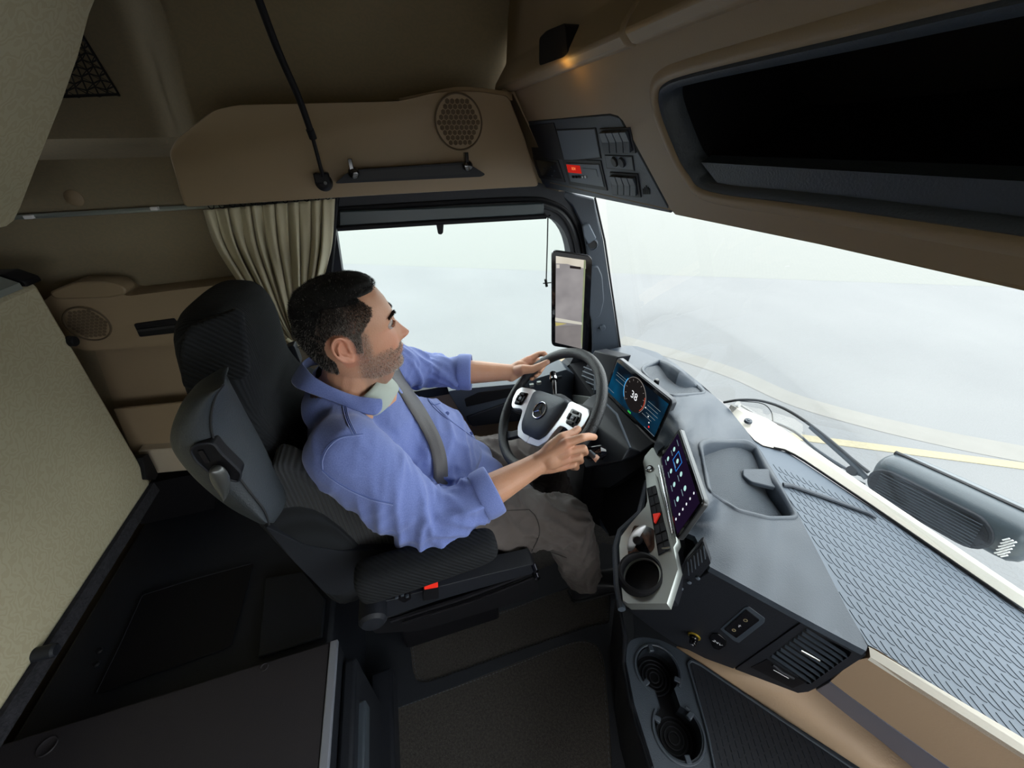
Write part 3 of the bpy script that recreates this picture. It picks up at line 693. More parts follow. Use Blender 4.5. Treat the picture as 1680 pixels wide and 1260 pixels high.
# seat side valance (adjuster panel) 
sv=roundpoly(pxs([(598,990),(640,985),(700,968),(790,945),(876,925),(884,938),(800,962),(720,985),(640,1012),(607,1015)],Y=.56),.008,3)
vp=mk('side_valance',*prism_g(sv,(0,.05,0)),dark,parent=seat,bevel=.006)
sw=roundpoly(pxs([(640,978),(672,965),(675,983),(663,990)],Y=.552),.006,4)
mk('switch_cluster',*prism_g(sw,(0,.02,0)),gloss,parent=seat,bevel=.003)
for x,y in((651,980),(660,976),(668,978)): mk('adjuster_button',*box_g(at(x,y,Y=.549),(.008,.008,.006)),slate,parent=seat,bevel=.002)
mk('slide_rail',*join(tube_g(pxs([(640,1018),(760,980),(880,935)],Y=.575),.007,8),tube_g(pxs([(660,1022),(780,985),(882,944)],Y=.57),.004,8)),darkmet:=mat('dark_metal',(.06,.06,.075),.25,.9),parent=seat)
mk('rail_knob',*join(lathe_g(at(876,928,Y=.56),(0,-1,0),[(.0001,.02),(.007,.018),(.008,0)],14),lathe_g(at(878,940,Y=.56),(0,-1,0),[(.0001,.02),(.009,.018),(.010,0)],14)),darkmet,parent=seat)
lo=pxs([(600,1018),(640,1012),(882,945),(884,968),(860,985),(690,1035),(615,1040)],Y=.58)
mk('base_skirt',*prism_g(roundpoly(lo,.01,3),(0,.45,0)),darker,parent=seat,bevel=.01)
mk('pedestal',*bx3(-.2,.14,.70,1.0,0,.45),darker,parent=seat,bevel=.01)
# seatbelt buckle
bk=mk('belt_buckle',*prism_g(roundpoly(pxs([(696,955),(720,950),(720,982),(694,986)],Y=.545),.003,3),(0,.022,0)),darker,parent=seat,bevel=.003)
mk('release_button',*prism_g(roundpoly(pxs([(695,953),(718,950),(719,964),(696,968)],Y=.543),.002,2),(0,.02,0)),red,parent=bk,bevel=.002,label='red push button')
# upright plastic wing with armrest release handle
W0=.50
Lr=pxs([(364,628),(330,634),(300,655),(284,685),(276,720),(283,745),(310,780),(345,812),(385,840),(440,862)],Y=W0+.05)
Lf=pxs([(366,634),(345,645),(318,668),(300,700),(300,725),(318,750),(345,780),(380,812),(410,836),(440,860)],Y=W0)
Cc=pxs([(367,630),(354,650),(347,680),(349,712),(362,740),(385,772),(410,805),(430,830),(438,845),(442,860)],Y=W0+.01)
Rr=pxs([(368,628),(382,640),(398,668),(416,700),(436,735),(455,775),(468,800),(472,815),(470,830),(444,861)],Y=W0+.10)
n=24; Ls=[smooth_line(q,n) for q in (Lr,Lf,Cc,Rr)]
bk1=[p+Vector((-.02,.05,-.01)) for p in Ls[3]]; bk0=[p+Vector((-.0,.07,0)) for p in Ls[0]]
# insert intermediate rows to round the crease
rows=[bk0,Ls[0],[(a*.5+b*.5)+Vector((-.004,-.006,0)) for a,b in zip(Ls[0],Ls[1])],Ls[1],[(a*.5+b*.5)+Vector((0,-.004,0)) for a,b in zip(Ls[1],Ls[2])],Ls[2],[a*.96+b*.04 for a,b in zip(Ls[2],Ls[3])],[a*.5+b*.5+Vector((.008,-.006,0)) for a,b in zip(Ls[2],Ls[3])],Ls[3],bk1]
cols=[[r[i] for r in rows] for i in range(n)]
v,f=loft_g(cols); wing=mk('wing_cover',v,f,wingm,parent=seat,sub=1,sharp=180)
mk('wing_seam',*tube_g([p+Vector((.000,-.0015,.0)) for p in smooth_line(Ls[2],50)],.0016,6),rubber,parent=wing)
hr=roundpoly(pxs([(312,738),(322,728),(350,726),(362,742),(396,775),(392,790),(372,784),(345,775),(322,755)],Y=W0-.003),.006,3)
mk('handle_recess',*prism_g(hr,(0,.02,0)),darker,parent=wing,bevel=.002)
mk('recess_rim',*tube_g([p+Vector((0,-.001,0)) for p in hr],.002,6,closed=True),dark,parent=wing)
hl=smooth_line(pxs([(352,763),(366,762),(378,775),(380,790),(376,808),(370,815)],Y=W0-.012),14)
hb=smooth_line(pxs([(345,765),(346,782),(352,795),(360,806),(366,812),(370,815)],Y=W0-.012),14)
v,f=loft_g([[a,a+Vector((0,-.008,0)),(a+b)/2+Vector((0,-.014,0)),b+Vector((0,-.008,0)),b,(a+b)/2+Vector((0,.004,0))] for a,b in zip(hl,hb)])
mk('release_handle',v,f,mat('satin_handle',(.10,.105,.105),.3,.5),parent=wing,sub=1,sharp=180)
mk('recess_slot',*box_g(at(335,748,Y=W0-.004),(.006,.004,.022)),darkmet,parent=wing)
# embossed star on the headrest front
sb=None
def star(c,n,up,r,m,name,parent,tr=.0016,d=.0):
    n=Vector(n).normalized(); up=Vector(up); up=(up-n*up.dot(n)).normalized(); s=n.cross(up); c=Vector(c)+n*d
    g=[tube_g([c+(up*math.cos(t)+s*math.sin(t))*r for t in [2*PI*i/40 for i in range(40)]],tr,8,closed=True)]
    for k in range(3):
        t=2*PI*k/3; dd_=up*math.cos(t)+s*math.sin(t); w=n.cross(dd_)
        g.append(([c+dd_*r,c+w*r*.13+dd_*r*.08,c-w*r*.13+dd_*r*.08,c+n*tr*1.6,c-n*tr],[(0,1,3),(0,3,2),(1,2,3),(0,4,1),(0,2,4),(1,4,2)]))
    return mk(name,*join(*g),m,parent=parent,sharp=20)
# belt guide + tongue loop on the seat shoulder
bg_=mk('belt_guide',*join(prism_g(roundpoly(pxs([(466,572),(482,566),(494,598),(484,606),(474,590)],Y=1.0),.006,3),(0,.03,0))),dark,parent=seat,bevel=.004)
mk('guide_slot',*tube_g(pxs([(474,576),(482,588),(487,598)],Y=.998),.0035,8),rubber,parent=bg_)
# ================================================================ DASHBOARD
dash=thing('dashboard','slate grey wrap-around dashboard with two recessed trays below the windscreen','dashboard',(.7,.5,.4))
ZD=.755
t1=[(1050,603),(1058,597),(1080,592),(1098,598),(1156,640),(1158,646),(1148,650),(1120,653),(1098,648),(1066,622),(1052,612)]
t2=[(1146,728),(1156,724),(1180,721),(1225,724),(1238,730),(1256,762),(1290,820),(1307,846),(1303,852),(1262,849),(1235,843),(1210,836),(1178,816),(1165,806),(1155,778),(1146,745)]
t1,t2=[[(a.x,a.y) for a in roundpoly([Vector((x,y,0)) for x,y in t],9,4)] for t in ([(1050,604),(1080,590),(1100,597),(1160,645),(1098,650),(1066,624)],[(1146,728),(1158,722),(1225,723),(1240,732),(1309,850),(1262,851),(1210,838),(1162,806)])]
blk=[(975,585),(1000,573),(1030,567),(1045,568),(1078,578),(1110,598),(1150,630),(1196,671),(1225,707),(1250,742),(1278,788),(1310,845),(1350,922),(1390,1000),(1424,1058),(1421,1068),(1405,1060),(1300,1004),(1180,938),(1165,930),(1150,900),(1140,880),(1124,873),(1155,826),(1120,704),(1080,740),(1074,728),(1106,657),(1016,584),(994,640),(975,640)]
ctrl=[(975,585,.78),(1000,573,.765),(1045,568,.755),(1078,578,.755),(1150,630,.757),(1196,671,.757),(1250,742,.757),(1310,845,.757),(1350,922,.757),(1390,1000,.756),(1424,1058,.752),(1421,1068,.748),
 (1405,1062,.752),(1300,1006,.768),(1168,931,.786),(1155,900,.79),(1124,873,.785),(1140,880,.787),(1155,826,.87),(1120,704,.905),(1080,740,.80),(1074,728,.80),(1106,657,.915),(1016,584,.905),(994,640,.78),(975,640,.77),
 (1060,618,.915),(1090,628,.905),(1130,665,.87),(1150,700,.85),(1175,780,.84),(1190,830,.80),(1230,870,.785),(1200,860,.79),(1200,900,.79),(1250,940,.778),(1300,960,.766),(1030,575,.80),(1060,590,.79),(1300,880,.765),(1180,690,.785),(1215,740,.775),(1100,640,.905),(1145,735,.865)]
V,F,bd,zf=heightpatch(blk,ctrl,[t1,t2],step=11)
top=mk('dash_top',V,F,slate,parent=dash,sharp=60)
# outer skirt of the block
sk=bd[0]; mk('dash_skirt',*loft_g([sk,[p-Vector((0,0,.016)) for p in sk]],cap=False),slate,parent=dash)
hexm=mat('tray_weave',(.055,.068,.085),.55,bump=1,bscale=700,kind='voronoi')
def fitp(tp):
    A_=np.array([[p.x,p.y,1] for p in tp]); z_=np.array([p.z for p in tp]); return np.linalg.lstsq(A_,z_,rcond=None)[0]
TS=[fitp(bd[1]),fitp(bd[2])]
for k,(tp,dep) in enumerate(((bd[1],.022),(bd[2],.03))):
    c=sum(tp,Vector())/len(tp)
    Z1=Vector((0,0,1))
    rim=mk('tray_rim',*loft_g([inset(tp,Z1,-.004,-.001),inset(tp,Z1,-.002,.004),inset(tp,Z1,.004,.004),inset(tp,Z1,.010,-.004),inset(tp,Z1,.012,-dep*1.05),inset(tp,Z1,.012,-dep*2)],cap=False),slate,parent=dash,sharp=70)
    fl=[Vector((p.x,p.y,c.z-dep*.9+(p.x-c.x)*TS[k][0]+(p.y-c.y)*TS[k][1])) for p in inset(tp,Z1,.003)]
    mk('tray_floor',fl,[tuple(t) for t in tessellate_polygon([fl])],hexm,parent=dash,smooth=False)
mk('sun_sensor',*lathe_g(at(1077,627,Z=.905),(0,0,1),[(.0001,.010),(.006,.009),(.008,.002),(.008,-.01)],14),gloss,parent=dash)
# phone/clip tongue inside the larger tray
tg=roundpoly(pxs([(1219,769),(1262,769),(1275,790),(1274,800),(1232,790),(1219,780)],Z=.775),.006,4)
mk('tray_clip',*prism_g(tg,(0,0,-.012)),slate,parent=dash,bevel=.003)
# passenger side top mat with J-shaped grooves
mp_=[(1196,671),(1225,707),(1250,742),(1278,788),(1310,845),(1350,922),(1390,1000),(1424,1058),(1440,1066),(1680,1218),(1800,1300),(2300,1500),(2300,1330),(1680,1005),(1429,832),(1320,760),(1292,742),(1252,733)]
V,F,bdm,_=heightpatch(mp_,[(a,b,.752) for a,b in mp_],(),step=40)
mt=mk('dash_mat',V,F,slatel,parent=dash)
M1=at(1424,1062,Z=ZD); M2=at(1680,1225,Z=ZD); rd=(M2-M1).normalized(); pn=Vector((-rd.y,rd.x,0)); 
if pn.x<0: pn=-pn
s0=at(1500,1050,Z=ZD); s1_=at(1515,1072,Z=ZD)
def inpoly(x,y,q):
    c=False
    for i in range(len(q)):
        x1,y1=q[i-1];x2,y2=q[i]
        if (y1>y)!=(y2>y) and x<(x2-x1)*(y-y1)/(y2-y1)+x1: c=not c
    return c
world_mp=[(p.x,p.y) for p in bdm[0]]
sdir=(at(1462,1020,Z=ZD)-at(1448,1000,Z=ZD)).normalized(); hook=(rd*.9+pn*.25).normalized()
g=[]
for i in range(-50,90):
    for j in range(-1,14):
        p=M1+rd*(i*.0137+(j%2)*.0068)+pn*(.030+j*.0262)
        q=[p,p+rd*.0095-pn*.0105,p+rd*.0165-pn*.0165,p+rd*.0215-pn*.0187,p+rd*.0255-pn*.0180]
        if all(inpoly(a.x,a.y,world_mp) for a in (q[0],q[2],q[-1])) and p.y<.62 and p.y>-.45:
            q=smooth_line([Vector((a.x,a.y,.7523)) for a in q],8)
            g.append(tube_g(q,.00065,4,cap=False))
mk('mat_grooves',*join(*g),groove,parent=mt,smooth=False,kind=None)
# raised divider on the mat
mk('mat_divider',*tube_g([at(x,y,Z=.757) for x,y in [(1285,795),(1300,797),(1360,818),(1425,842),(1438,850)]],[.006,.006,.006,.005,.003],8,flat=.8),slate,parent=mt)
# cream outer band with upright inner face
ci=[(1196,669),(1210,690),(1238,722),(1252,731),(1292,740),(1322,758),(1429,830),(1680,1003),(2300,1330)]
co=[(1200,665),(1232,676),(1262,688),(1290,707),(1333,737),(1425,800),(1680,971),(2300,1290)]
ci_=resample(pxs(ci,Z=.756),40); co_=resample(pxs(co,Z=.775),40)
inn=[p.lerp(q,.42)+Vector((0,0,.018*.3)) for p,q in zip(ci_,co_)]
mk('windscreen_ledge',*loft_g([ci_,[Vector((p.x*.5+q.x*.5,p.y*.5+q.y*.5,.774)) for p,q in zip(ci_,co_)],co_,[p+Vector((.02,0,-.05)) for p in co_]],closed=False),cream,parent=dash,sharp=25)
mk('ledge_grommet',*join(lathe_g(at(1228,690,Z=.777),(0,0,1),[(.0001,.004),(.004,.004),(.005,.002),(.010,.002),(.011,.0),(.011,-.006)],20)),slate,parent=dash)
mk('gap_seal',*tube_g([p+Vector((0,0,.001)) for p in ci_[8:]],.003,6),darker,parent=dash)
# white front edge strip of the passenger shelf
a=[M1+rd*t for t in (0,.6)]
fe=[at(1424,1062,Z=ZD),at(1680,1214,Z=ZD)]; rd2=(fe[1]-fe[0]).normalized(); fe[1]=fe[0]+rd2*.75
fo=[at(1428,1078,Z=.742),at(1680,1238,Z=.742)]; fo[1]=fo[0]+(fo[1]-fo[0]).normalized()*.75
mk('shelf_edge',*loft_g([[fe[0],fe[1]],[fe[0]+Vector((0,0,.003)),fe[1]+Vector((0,0,.003))],[fo[0],fo[1]],[fo[0]-Vector((0,0,.01)),fo[1]-Vector((0,0,.01))]],closed=False),cream,parent=dash,sharp=20)
# passenger fascia: two tan facets and the grey strip
PN=(fo[1]-fo[0]).normalized(); down=(Vector((-PN.y,PN.x,0)).normalized()); 
if down.x>0: down=-down
# the fascia leans back towards the passenger as it goes down
FNn=(PN.cross(Vector((0,0,1))+down*.30)).normalized()
def ff(x,y,d=0): return onp(x,y,fo[0],FNn)+FNn*d
if FNn.dot(CAM-fo[0])<0: FNn=-FNn
up1=[ff(1428,1078),ff(1680,1238),fo[0]+PN*.75,ff(2100,1650),ff(1505,1218),ff(1478,1200),ff(1361,1119),ff(1420,1072)]
up1=[fo[0],fo[1],fo[1]-Vector((0,0,.12)),ff(1478,1204),ff(1361,1119),ff(1400,1085)]
mk('upper_fascia',*prism_g(up1,-FNn*.02),beige_lt,parent=dash)
st1=[ff(1338,1130),ff(1361,1117),ff(1478,1200),ff(1560,1258),ff(1900,1490),ff(1840,1500),ff(1500,1258),ff(1445,1212)]
mk('trim_strip',*prism_g([p+FNn*.004 for p in st1],-FNn*.01),mat('lilac_strip',(.15,.155,.21),.45,.2),parent=dash,bevel=.001)
# lower tan facet reaching down to the lower tray
ZT=.37
tre=[at(1110,1062,Z=ZT),at(1415,1262,Z=ZT)]; tdir=(tre[1]-tre[0]).normalized(); tfar=tre[0]+tdir*1.0
LOWER_FASCIA=1
# bulkhead body below
mk('dash_core',*prism_g([(.86,1.25,.05),(.62,1.25,.05),(.60,1.0,.05),(.80,.75,.05),(.84,.3,.05),(.9,-.9,.05),(1.0,-.9,.05),(1.0,1.0,.05)],(0,0,.66)),darker,parent=dash)

# --- centre stack side panel with sockets, facing the passenger
T1=at(1167,931,Z=.786); T2=at(1422,1070,Z=.748)
e=(T2-T1); e.z=0; e.normalize(); FN2=Vector((-e.y,e.x,0)); 
if FN2.dot(CAM-T1)<0: FN2=-FN2
FN2=(FN2+Vector((0,0,-.12))).normalized()
def fs(x,y,d=0): return onp(x,y,T1+FN2*d,FN2)
topr=[fs(1122,1056,-.02),fs(1204,1086,-.02),fs(1308,1122,-.012),ff(1338,1128),ff(1448,1216),ff(1505,1262),ff(1840,1520)]
botr=[tre[0]+tdir*v_ for v_ in (0,.09,.17,.20,.33,.42,.62)]
mk('lower_fascia',*loft_g([botr,topr],closed=False),beige_lt,parent=dash,solid=.006)
cs=thing('socket_panel','black side panel with sockets on the end of the centre console','panel',fs(1200,1098))
sp1=[fs(x,y) for x,y in [(1127,905),(1168,931),(1318,1017),(1420,1074),(1338,1128),(1308,1136),(1204,1098),(1127,1070),(1070,1030),(1027,998),(1100,1001)]]
mk('panel_body',*prism_g([fs(x,y) for x,y in [(1100,1000),(1127,960),(1169,933),(1318,1018),(1204,1098),(1127,1070),(1066,1028),(1027,998)]],Vector((.03,.027,-.02))),dark,parent=cs,bevel=.003)
def fsl(pts,d,th,m,name,parent,r=0,**kw):
    q=[fs(x,y,d) for x,y in pts]
    if r: q=roundpoly(q,r,3)
    return mk(name,*prism_g(q,-FN2*th),m,parent=parent,**kw)
# usb-c block
ub_=fsl([(1181,1032),(1222,996),(1228,995),(1255,1015),(1254,1022),(1212,1055),(1204,1052)],.001,.004,slate,'usb_bezel',cs,.003,bevel=.001)
fsl([(1188,1033),(1224,1001),(1246,1018),(1208,1047)],.003,.003,gloss,'usb_insert',cs,.002)
gold=mat('port_gold',(.6,.5,.3),.4,.5)
for x,y in((1204,1034),(1223,1018)):
    c=fs(x,y,.0035); ax=(fs(x+10,y-8,.0035)-c).normalized(); u_=FN2.cross(ax).normalized()
    mk('usb_port',*tube_g([c+ax*.005*math.cos(t)*1.0+u_*.003*math.sin(t) for t in [2*PI*i/16 for i in range(16)]],.0007,6,closed=True),gold,parent=cs)
c=fs(1213.5,1027,.0036); ax=(fs(1223,1019,.0036)-c).normalized(); u_=FN2.cross(ax).normalized()
mk('usb_symbol',*join(box_g(c,(.009,.0008,.0005),(ax,u_,FN2)),box_g(c+ax*.001,(.0008,.005,.0005),(ax,u_,FN2)),lathe_g(c-ax*.0045,FN2,[(.0001,.0006),(.0012,.0006),(.0012,0)],8)),whitep,parent=cs)
# 24 V socket cover and lighter
sc_=fsl([(1162,1047),(1168,1040),(1178,1040),(1192,1052),(1192,1060),(1180,1067),(1170,1064)],.003,.006,gloss,'socket_cover',cs,.004,bevel=.0015)
tx=(fs(1190,1063,.0045)-fs(1166,1048,.0045)).normalized(); ty=FN2.cross(tx)
mk('socket_lettering',*text_g('24V',fs(1177,1055,.0048),tx,ty,.013),whitep,parent=sc_,smooth=False)
cc_=fs(1139,1043,.001)
lg=mk('lighter_ring',*lathe_g(cc_,FN2,[(.0115,0),(.0115,.003),(.014,.003),(.0145,0)],28),yellow,parent=cs)
mk('lighter_knob',*lathe_g(cc_,FN2,[(.0001,.022),(.0075,.021),(.0085,.018),(.0085,.010),(.0105,.008),(.0105,0)],24),gloss,parent=cs)
mk('lighter_symbol',*text_g('\u2197',cc_+FN2*.0225,tx,ty,.009),whitep,parent=cs,smooth=False)
# air vent at the passenger corner
av=thing('passenger_air_vent','black louvred air vent on the passenger corner of the console','air vent',fs(1310,1135))
v,f=slab_hole_g([fs(x,y,.002) for x,y in [(1206,1098),(1320,1018),(1421,1075),(1338,1129),(1326,1135),(1309,1137)]],[[fs(x,y,.002) for x,y in [(1262,1078),(1322,1028),(1397,1070),(1394,1076),(1330,1122),(1324,1122)]]],-FN2*.05)
mk('vent_housing',v,f,dark,parent=av,smooth=False)
mk('vent_cavity',*prism_g([fs(x,y,-.03) for x,y in [(1250,1078),(1322,1020),(1410,1070),(1330,1130)]],-FN2*.004),rubber,parent=av)
for k in range(9):
    t=(k+.5)/9
    p=Vector((1263+(1326-1263)*t,1077+(1030-1077)*t,0)); q=Vector((1327+(1394-1327)*t,1121+(1073-1121)*t,0))
    a,b=fs(p.x,p.y,-.001),fs(q.x,q.y,-.001); ax=(b-a).normalized(); u_=FN2.cross(ax)
    mk('louvre',*box_g((a+b)/2+FN2*.001,((b-a).length,.0020,.007),(ax,(u_+FN2*.25).normalized(),FN2)),slate,parent=av)
a,b=fs(1314,1067,.004),fs(1345,1084,.004); mk('vent_tab',*tube_g([a,b],.0022,8),chrome,parent=av)
mk('flow_plate',*prism_g([fs(x,y,.003) for x,y in [(1232,1095),(1258,1082),(1322,1120),(1300,1129)]],-FN2*.004),darker,parent=av)
mk('thumbwheel',*tube_g([fs(1268,1090,.002),fs(1282,1102,.005),fs(1302,1112,.002)],.004,10),dark,parent=av)
mk('flow_marks',*join(tube_g([fs(1269,1099,.005),fs(1294,1113,.005)],.0008,5),tube_g([fs(1271,1095,.005),fs(1274,1096,.005)],.001,5)),whitep,parent=av)

# --- centre screen
s2=thing('centre_touchscreen','upright centre touchscreen with app icons on the console','screen',at(1104,800,X=.52))
c1=at(1116,702,X=.58); c4=at(1084,752,X=.575)
c2=at(1157,825,X=.47); c3=at(1125,874,X=.475)
SN=((c2-c1).cross(c4-c1)).normalized()
if SN.dot(CAM-c1)<0: SN=-SN
c3=onp(1112,888,c1,SN)
rim=roundpoly([c1,c2,c3,c4],.012,4)
mk('screen_body',*prism_g([p+SN*.001 for p in rim],-SN*.010),mat('screen_rim',(.12,.125,.13),.35,.6),parent=s2,bevel=.0015)
cc=(c1+c2+c3+c4)/4
gl=[cc+(p-cc)*.982+SN*.0025 for p in rim]
mk('screen_glass',*prism_g(gl,-SN*.003),gloss,parent=s2)
ex=((c2-c1)+(c3-c4)).normalized(); ey=SN.cross(ex).normalized()
if ey.z<0: ey=-ey
w2=(c2-c1).length; h2=(c4-c1).length
def s2p(u,v,d=.0045): # u along width from the driver's end, v down
    return c1+(c2-c1)*u+(c4-c1)*v+((c3-c4)-(c2-c1))*u*v+SN*d
mk('display_area',*prism_g([s2p(.04,.1,.003),s2p(.96,.1,.003),s2p(.96,.93,.003),s2p(.04,.93,.003)],-SN*.0004),emis('purple_ui',(.012,.006,.022),.8),parent=s2)
icon=emis('icon_white',(.45,.75,.72),1.0)
icw=emis('icon_bright',(.8,.85,.9),1.0)
ii=0
for r_ in range(2):
    for k in range(4):
        u=.17+k*.175; v_=.34+.30*r_
        p=s2p(u,v_)
        if (r_,k)!=(0,5): mk('app_icon',*lathe_g(p,SN,[(.0001,.0008),(.0055,.0008),(.006,0)],7+k),icon,parent=s2,smooth=False)
        mk('app_caption',*box_g(s2p(u,v_+.12),(.018,.0018,.0006),(ex,ey,SN)),emis('icon_dim',(.2,.3,.35),.8) if ii==0 else MATD,parent=s2)
        if ii==0: MATD=bpy.data.materials['icon_dim']
        ii+=1
mk('selection_frame',*tube_g([s2p(.26,.22),s2p(.42,.22),s2p(.42,.48),s2p(.26,.48)],.0008,4,closed=True),emis('ui_blue',(.02,.16,.5),1.2),parent=s2)
for k in range(6): mk('menu_glyph',*lathe_g(s2p(.84+.0*k,.14+.14*k),SN,[(.0001,.0006),(.0028,.0006),(.003,0)],5+k),icw,parent=s2,smooth=False)
mk('status_line',*box_g(s2p(.16,.17),(.022,.0016,.0006),(ex,ey,SN)),MATD,parent=s2)

# --- instrument cluster
ic=thing('instrument_display','wide digital instrument display showing speed 38 behind the steering wheel','screen',at(1035,690,X=.62))
d1=at(1014,586,X=.622); d2=at(1105,658,X=.622); d3=at(1075,726,X=.608); d4=at(993,644,X=.608)
DN=((d2-d1).cross(d4-d1)).normalized()
if DN.dot(CAM-d1)<0: DN=-DN
rim=roundpoly([d1,d2,d3,d4],.014,4)
mk('display_body',*prism_g([p+DN*.001 for p in rim],-DN*.016),bezel2:=mat('grey_bezel',(.05,.055,.065),.3,.3),parent=ic,bevel=.002)
cc=(d1+d2+d3+d4)/4
mk('display_glass',*prism_g([cc+(p-cc)*.97+DN*.003 for p in rim],-DN*.003),gloss,parent=ic)
ex=((d2-d1)+(d3-d4)).normalized(); ey=DN.cross(ex).normalized()
if ey.z<0: ey=-ey
W_=(d2-d1).length; H_=(d4-d1).length
def dp(u,v,d=.0045): return d1+(d2-d1)*u+(d4-d1)*v+((d3-d4)-(d2-d1))*u*v+DN*d
def uimat():
    m=bpy.data.materials.new('cluster_ui'); m.use_nodes=True; nt=m.node_tree; nt.nodes.clear()
    tc=nt.nodes.new('ShaderNodeTexCoord'); n_=nt.nodes.new('ShaderNodeTexNoise'); n_.inputs['Scale'].default_value=9; n_.inputs['Detail'].default_value=2
    r=nt.nodes.new('ShaderNodeValToRGB'); r.color_ramp.elements[0].position=.38; r.color_ramp.elements[0].color=(.004,.007,.012,1); r.color_ramp.elements[1].position=.72; r.color_ramp.elements[1].color=(.003,.055,.12,1)
    e=nt.nodes.new('ShaderNodeEmission'); o=nt.nodes.new('ShaderNodeOutputMaterial')
    nt.links.new(tc.outputs['Object'],n_.inputs[0]); nt.links.new(n_.outputs[0],r.inputs[0]); nt.links.new(r.outputs[0],e.inputs[0]); nt.links.new(e.outputs[0],o.inputs[0]); return m
mk('display_area',*prism_g([dp(.03,.1,.0034),dp(.97,.1,.0034),dp(.97,.9,.0034),dp(.03,.9,.0034)],-DN*.0004),uimat(),parent=ic)
gc=dp(.50,.45); R_=H_*.36
mk('dial_face',*lathe_g(gc-DN*.0008,DN,[(.0001,.0006),(R_,.0006),(R_,0)],48),emis('dial_dark',(.012,.01,.01),1),parent=ic)
arc=[gc+(ex*math.cos(t)+ey*math.sin(t))*R_ for t in [math.radians(225-270*i/40) for i in range(41)]]
mk('dial_arc',*tube_g(arc,.0009,5),emis('arc_grey',(.22,.2,.19),1),parent=ic)
mk('dial_arc_blue',*tube_g([gc+(ex*math.cos(t)+ey*math.sin(t))*R_*1.03 for t in [math.radians(215-70*i/20) for i in range(21)]],.0016,5),emis('arc_blue',(.02,.35,.8),1.1),parent=ic)
mk('dial_arc_red',*tube_g([gc+(ex*math.cos(t)+ey*math.sin(t))*R_*.92 for t in [math.radians(20-60*i/20) for i in range(21)]],.001,5),emis('arc_red',(.5,.06,.03),1),parent=ic)
for k in range(10):
    t=math.radians(225-27*k); mk('dial_tick',*tube_g([gc+(ex*math.cos(t)+ey*math.sin(t))*R_*.78,gc+(ex*math.cos(t)+ey*math.sin(t))*R_*.88],.0008,4),bpy.data.materials['arc_grey'],parent=ic)
mk('speed_digits',*text_g('38',gc+DN*.0006-ey*.004,ex,ey,.034),emis('digit_white',(.9,.92,.95),1),parent=ic,smooth=False)
dim=emis('ui_dim',(.25,.3,.33),.8)
for (u0,u1,v_) in((.10,.30,.30),(.10,.30,.36),(.12,.30,.47),(.03,.17,.80),(.72,.92,.34),(.73,.9,.42),(.73,.92,.50),(.75,.9,.58),(.7,.86,.66),(.80,.97,.88)):
    mk('readout_line',*tube_g([dp(u0,v_),dp(u1,v_)],.0007,4),dim,parent=ic)
mk('status_green',*box_g(dp(.52,.88),(.016,.006,.0005),(ex,ey,DN)),emis('ui_green',(.03,.4,.06),1),parent=ic)
mk('status_red',*lathe_g(dp(.86,.80),DN,[(.0001,.0006),(.003,.0006),(.003,0)],8),emis('ui_red',(.9,.03,.03),1),parent=ic)
for u,v_ in((.72,.5),(.80,.62),(.84,.72)): mk('status_white',*lathe_g(dp(u,v_),DN,[(.0001,.0006),(.0022,.0006),(.0022,0)],8),icw,parent=ic)
# lower dash shelf below the display, with silver trims
ld=thing('steering_column_shroud','dark dash shroud below the instrument display around the steering column','dash shroud',at(1020,720,X=.58))
def w3(x,y,X): return at(x,y,X=X)
mk('shroud_body',*loft_g([[w3(990,640,.606),w3(1074,728,.606),w3(1062,742,.60),w3(1040,745,.60)],[w3(968,650,.56),w3(1052,742,.56),w3(1040,752,.55),w3(1020,755,.55)],[w3(945,672,.52),w3(1035,735,.52),w3(1030,752,.50),w3(1000,765,.50)],[w3(940,690,.50),w3(1030,740,.50),w3(1020,756,.46),w3(960,768,.46)]]),dark,parent=ld,bevel=.004)
mk('shroud_trim',*tube_g([w3(983,652,.555),w3(1012,680,.54),w3(1034,735,.515)],.0035,8),slatel,parent=ld)
mk('knee_panel',*prism_g([w3(x,y,.62) for x,y in [(900,640),(1080,730),(1060,760),(1000,800),(900,800)]],(.05,0,0)),darker,parent=ld)

# --- left dash end: vent tower by the door
vt=thing('driver_air_vent','small dark louvred air vent between steering wheel and door pillar','air vent',w3(955,640,.62))
mk('vent_housing',*prism_g([w3(x,y,.63) for x,y in [(940,640),(975,575),(1014,586),(994,642),(1000,668),(960,690)]],(.05,0,0)),dark,parent=vt,bevel=.004)
for k in range(5):
    y=606+k*7; mk('louvre',*tube_g([w3(958+ -k*1.5,y-4,.624),w3(980-k*1.5,y+5,.624)],.0028,6),slate,parent=vt)
mk('vent_knob',*prism_g([w3(x,y,.622) for x,y in [(952,640),(972,646),(968,660),(947,654)]],(.01,0,0)),slate,parent=vt,bevel=.001)
mk('silver_insert',*prism_g([w3(x,y,.60) for x,y in [(938,648),(975,652),(1000,668),(992,690),(960,668),(940,658)]],(.01,0,0)),silver,parent=vt,bevel=.002)

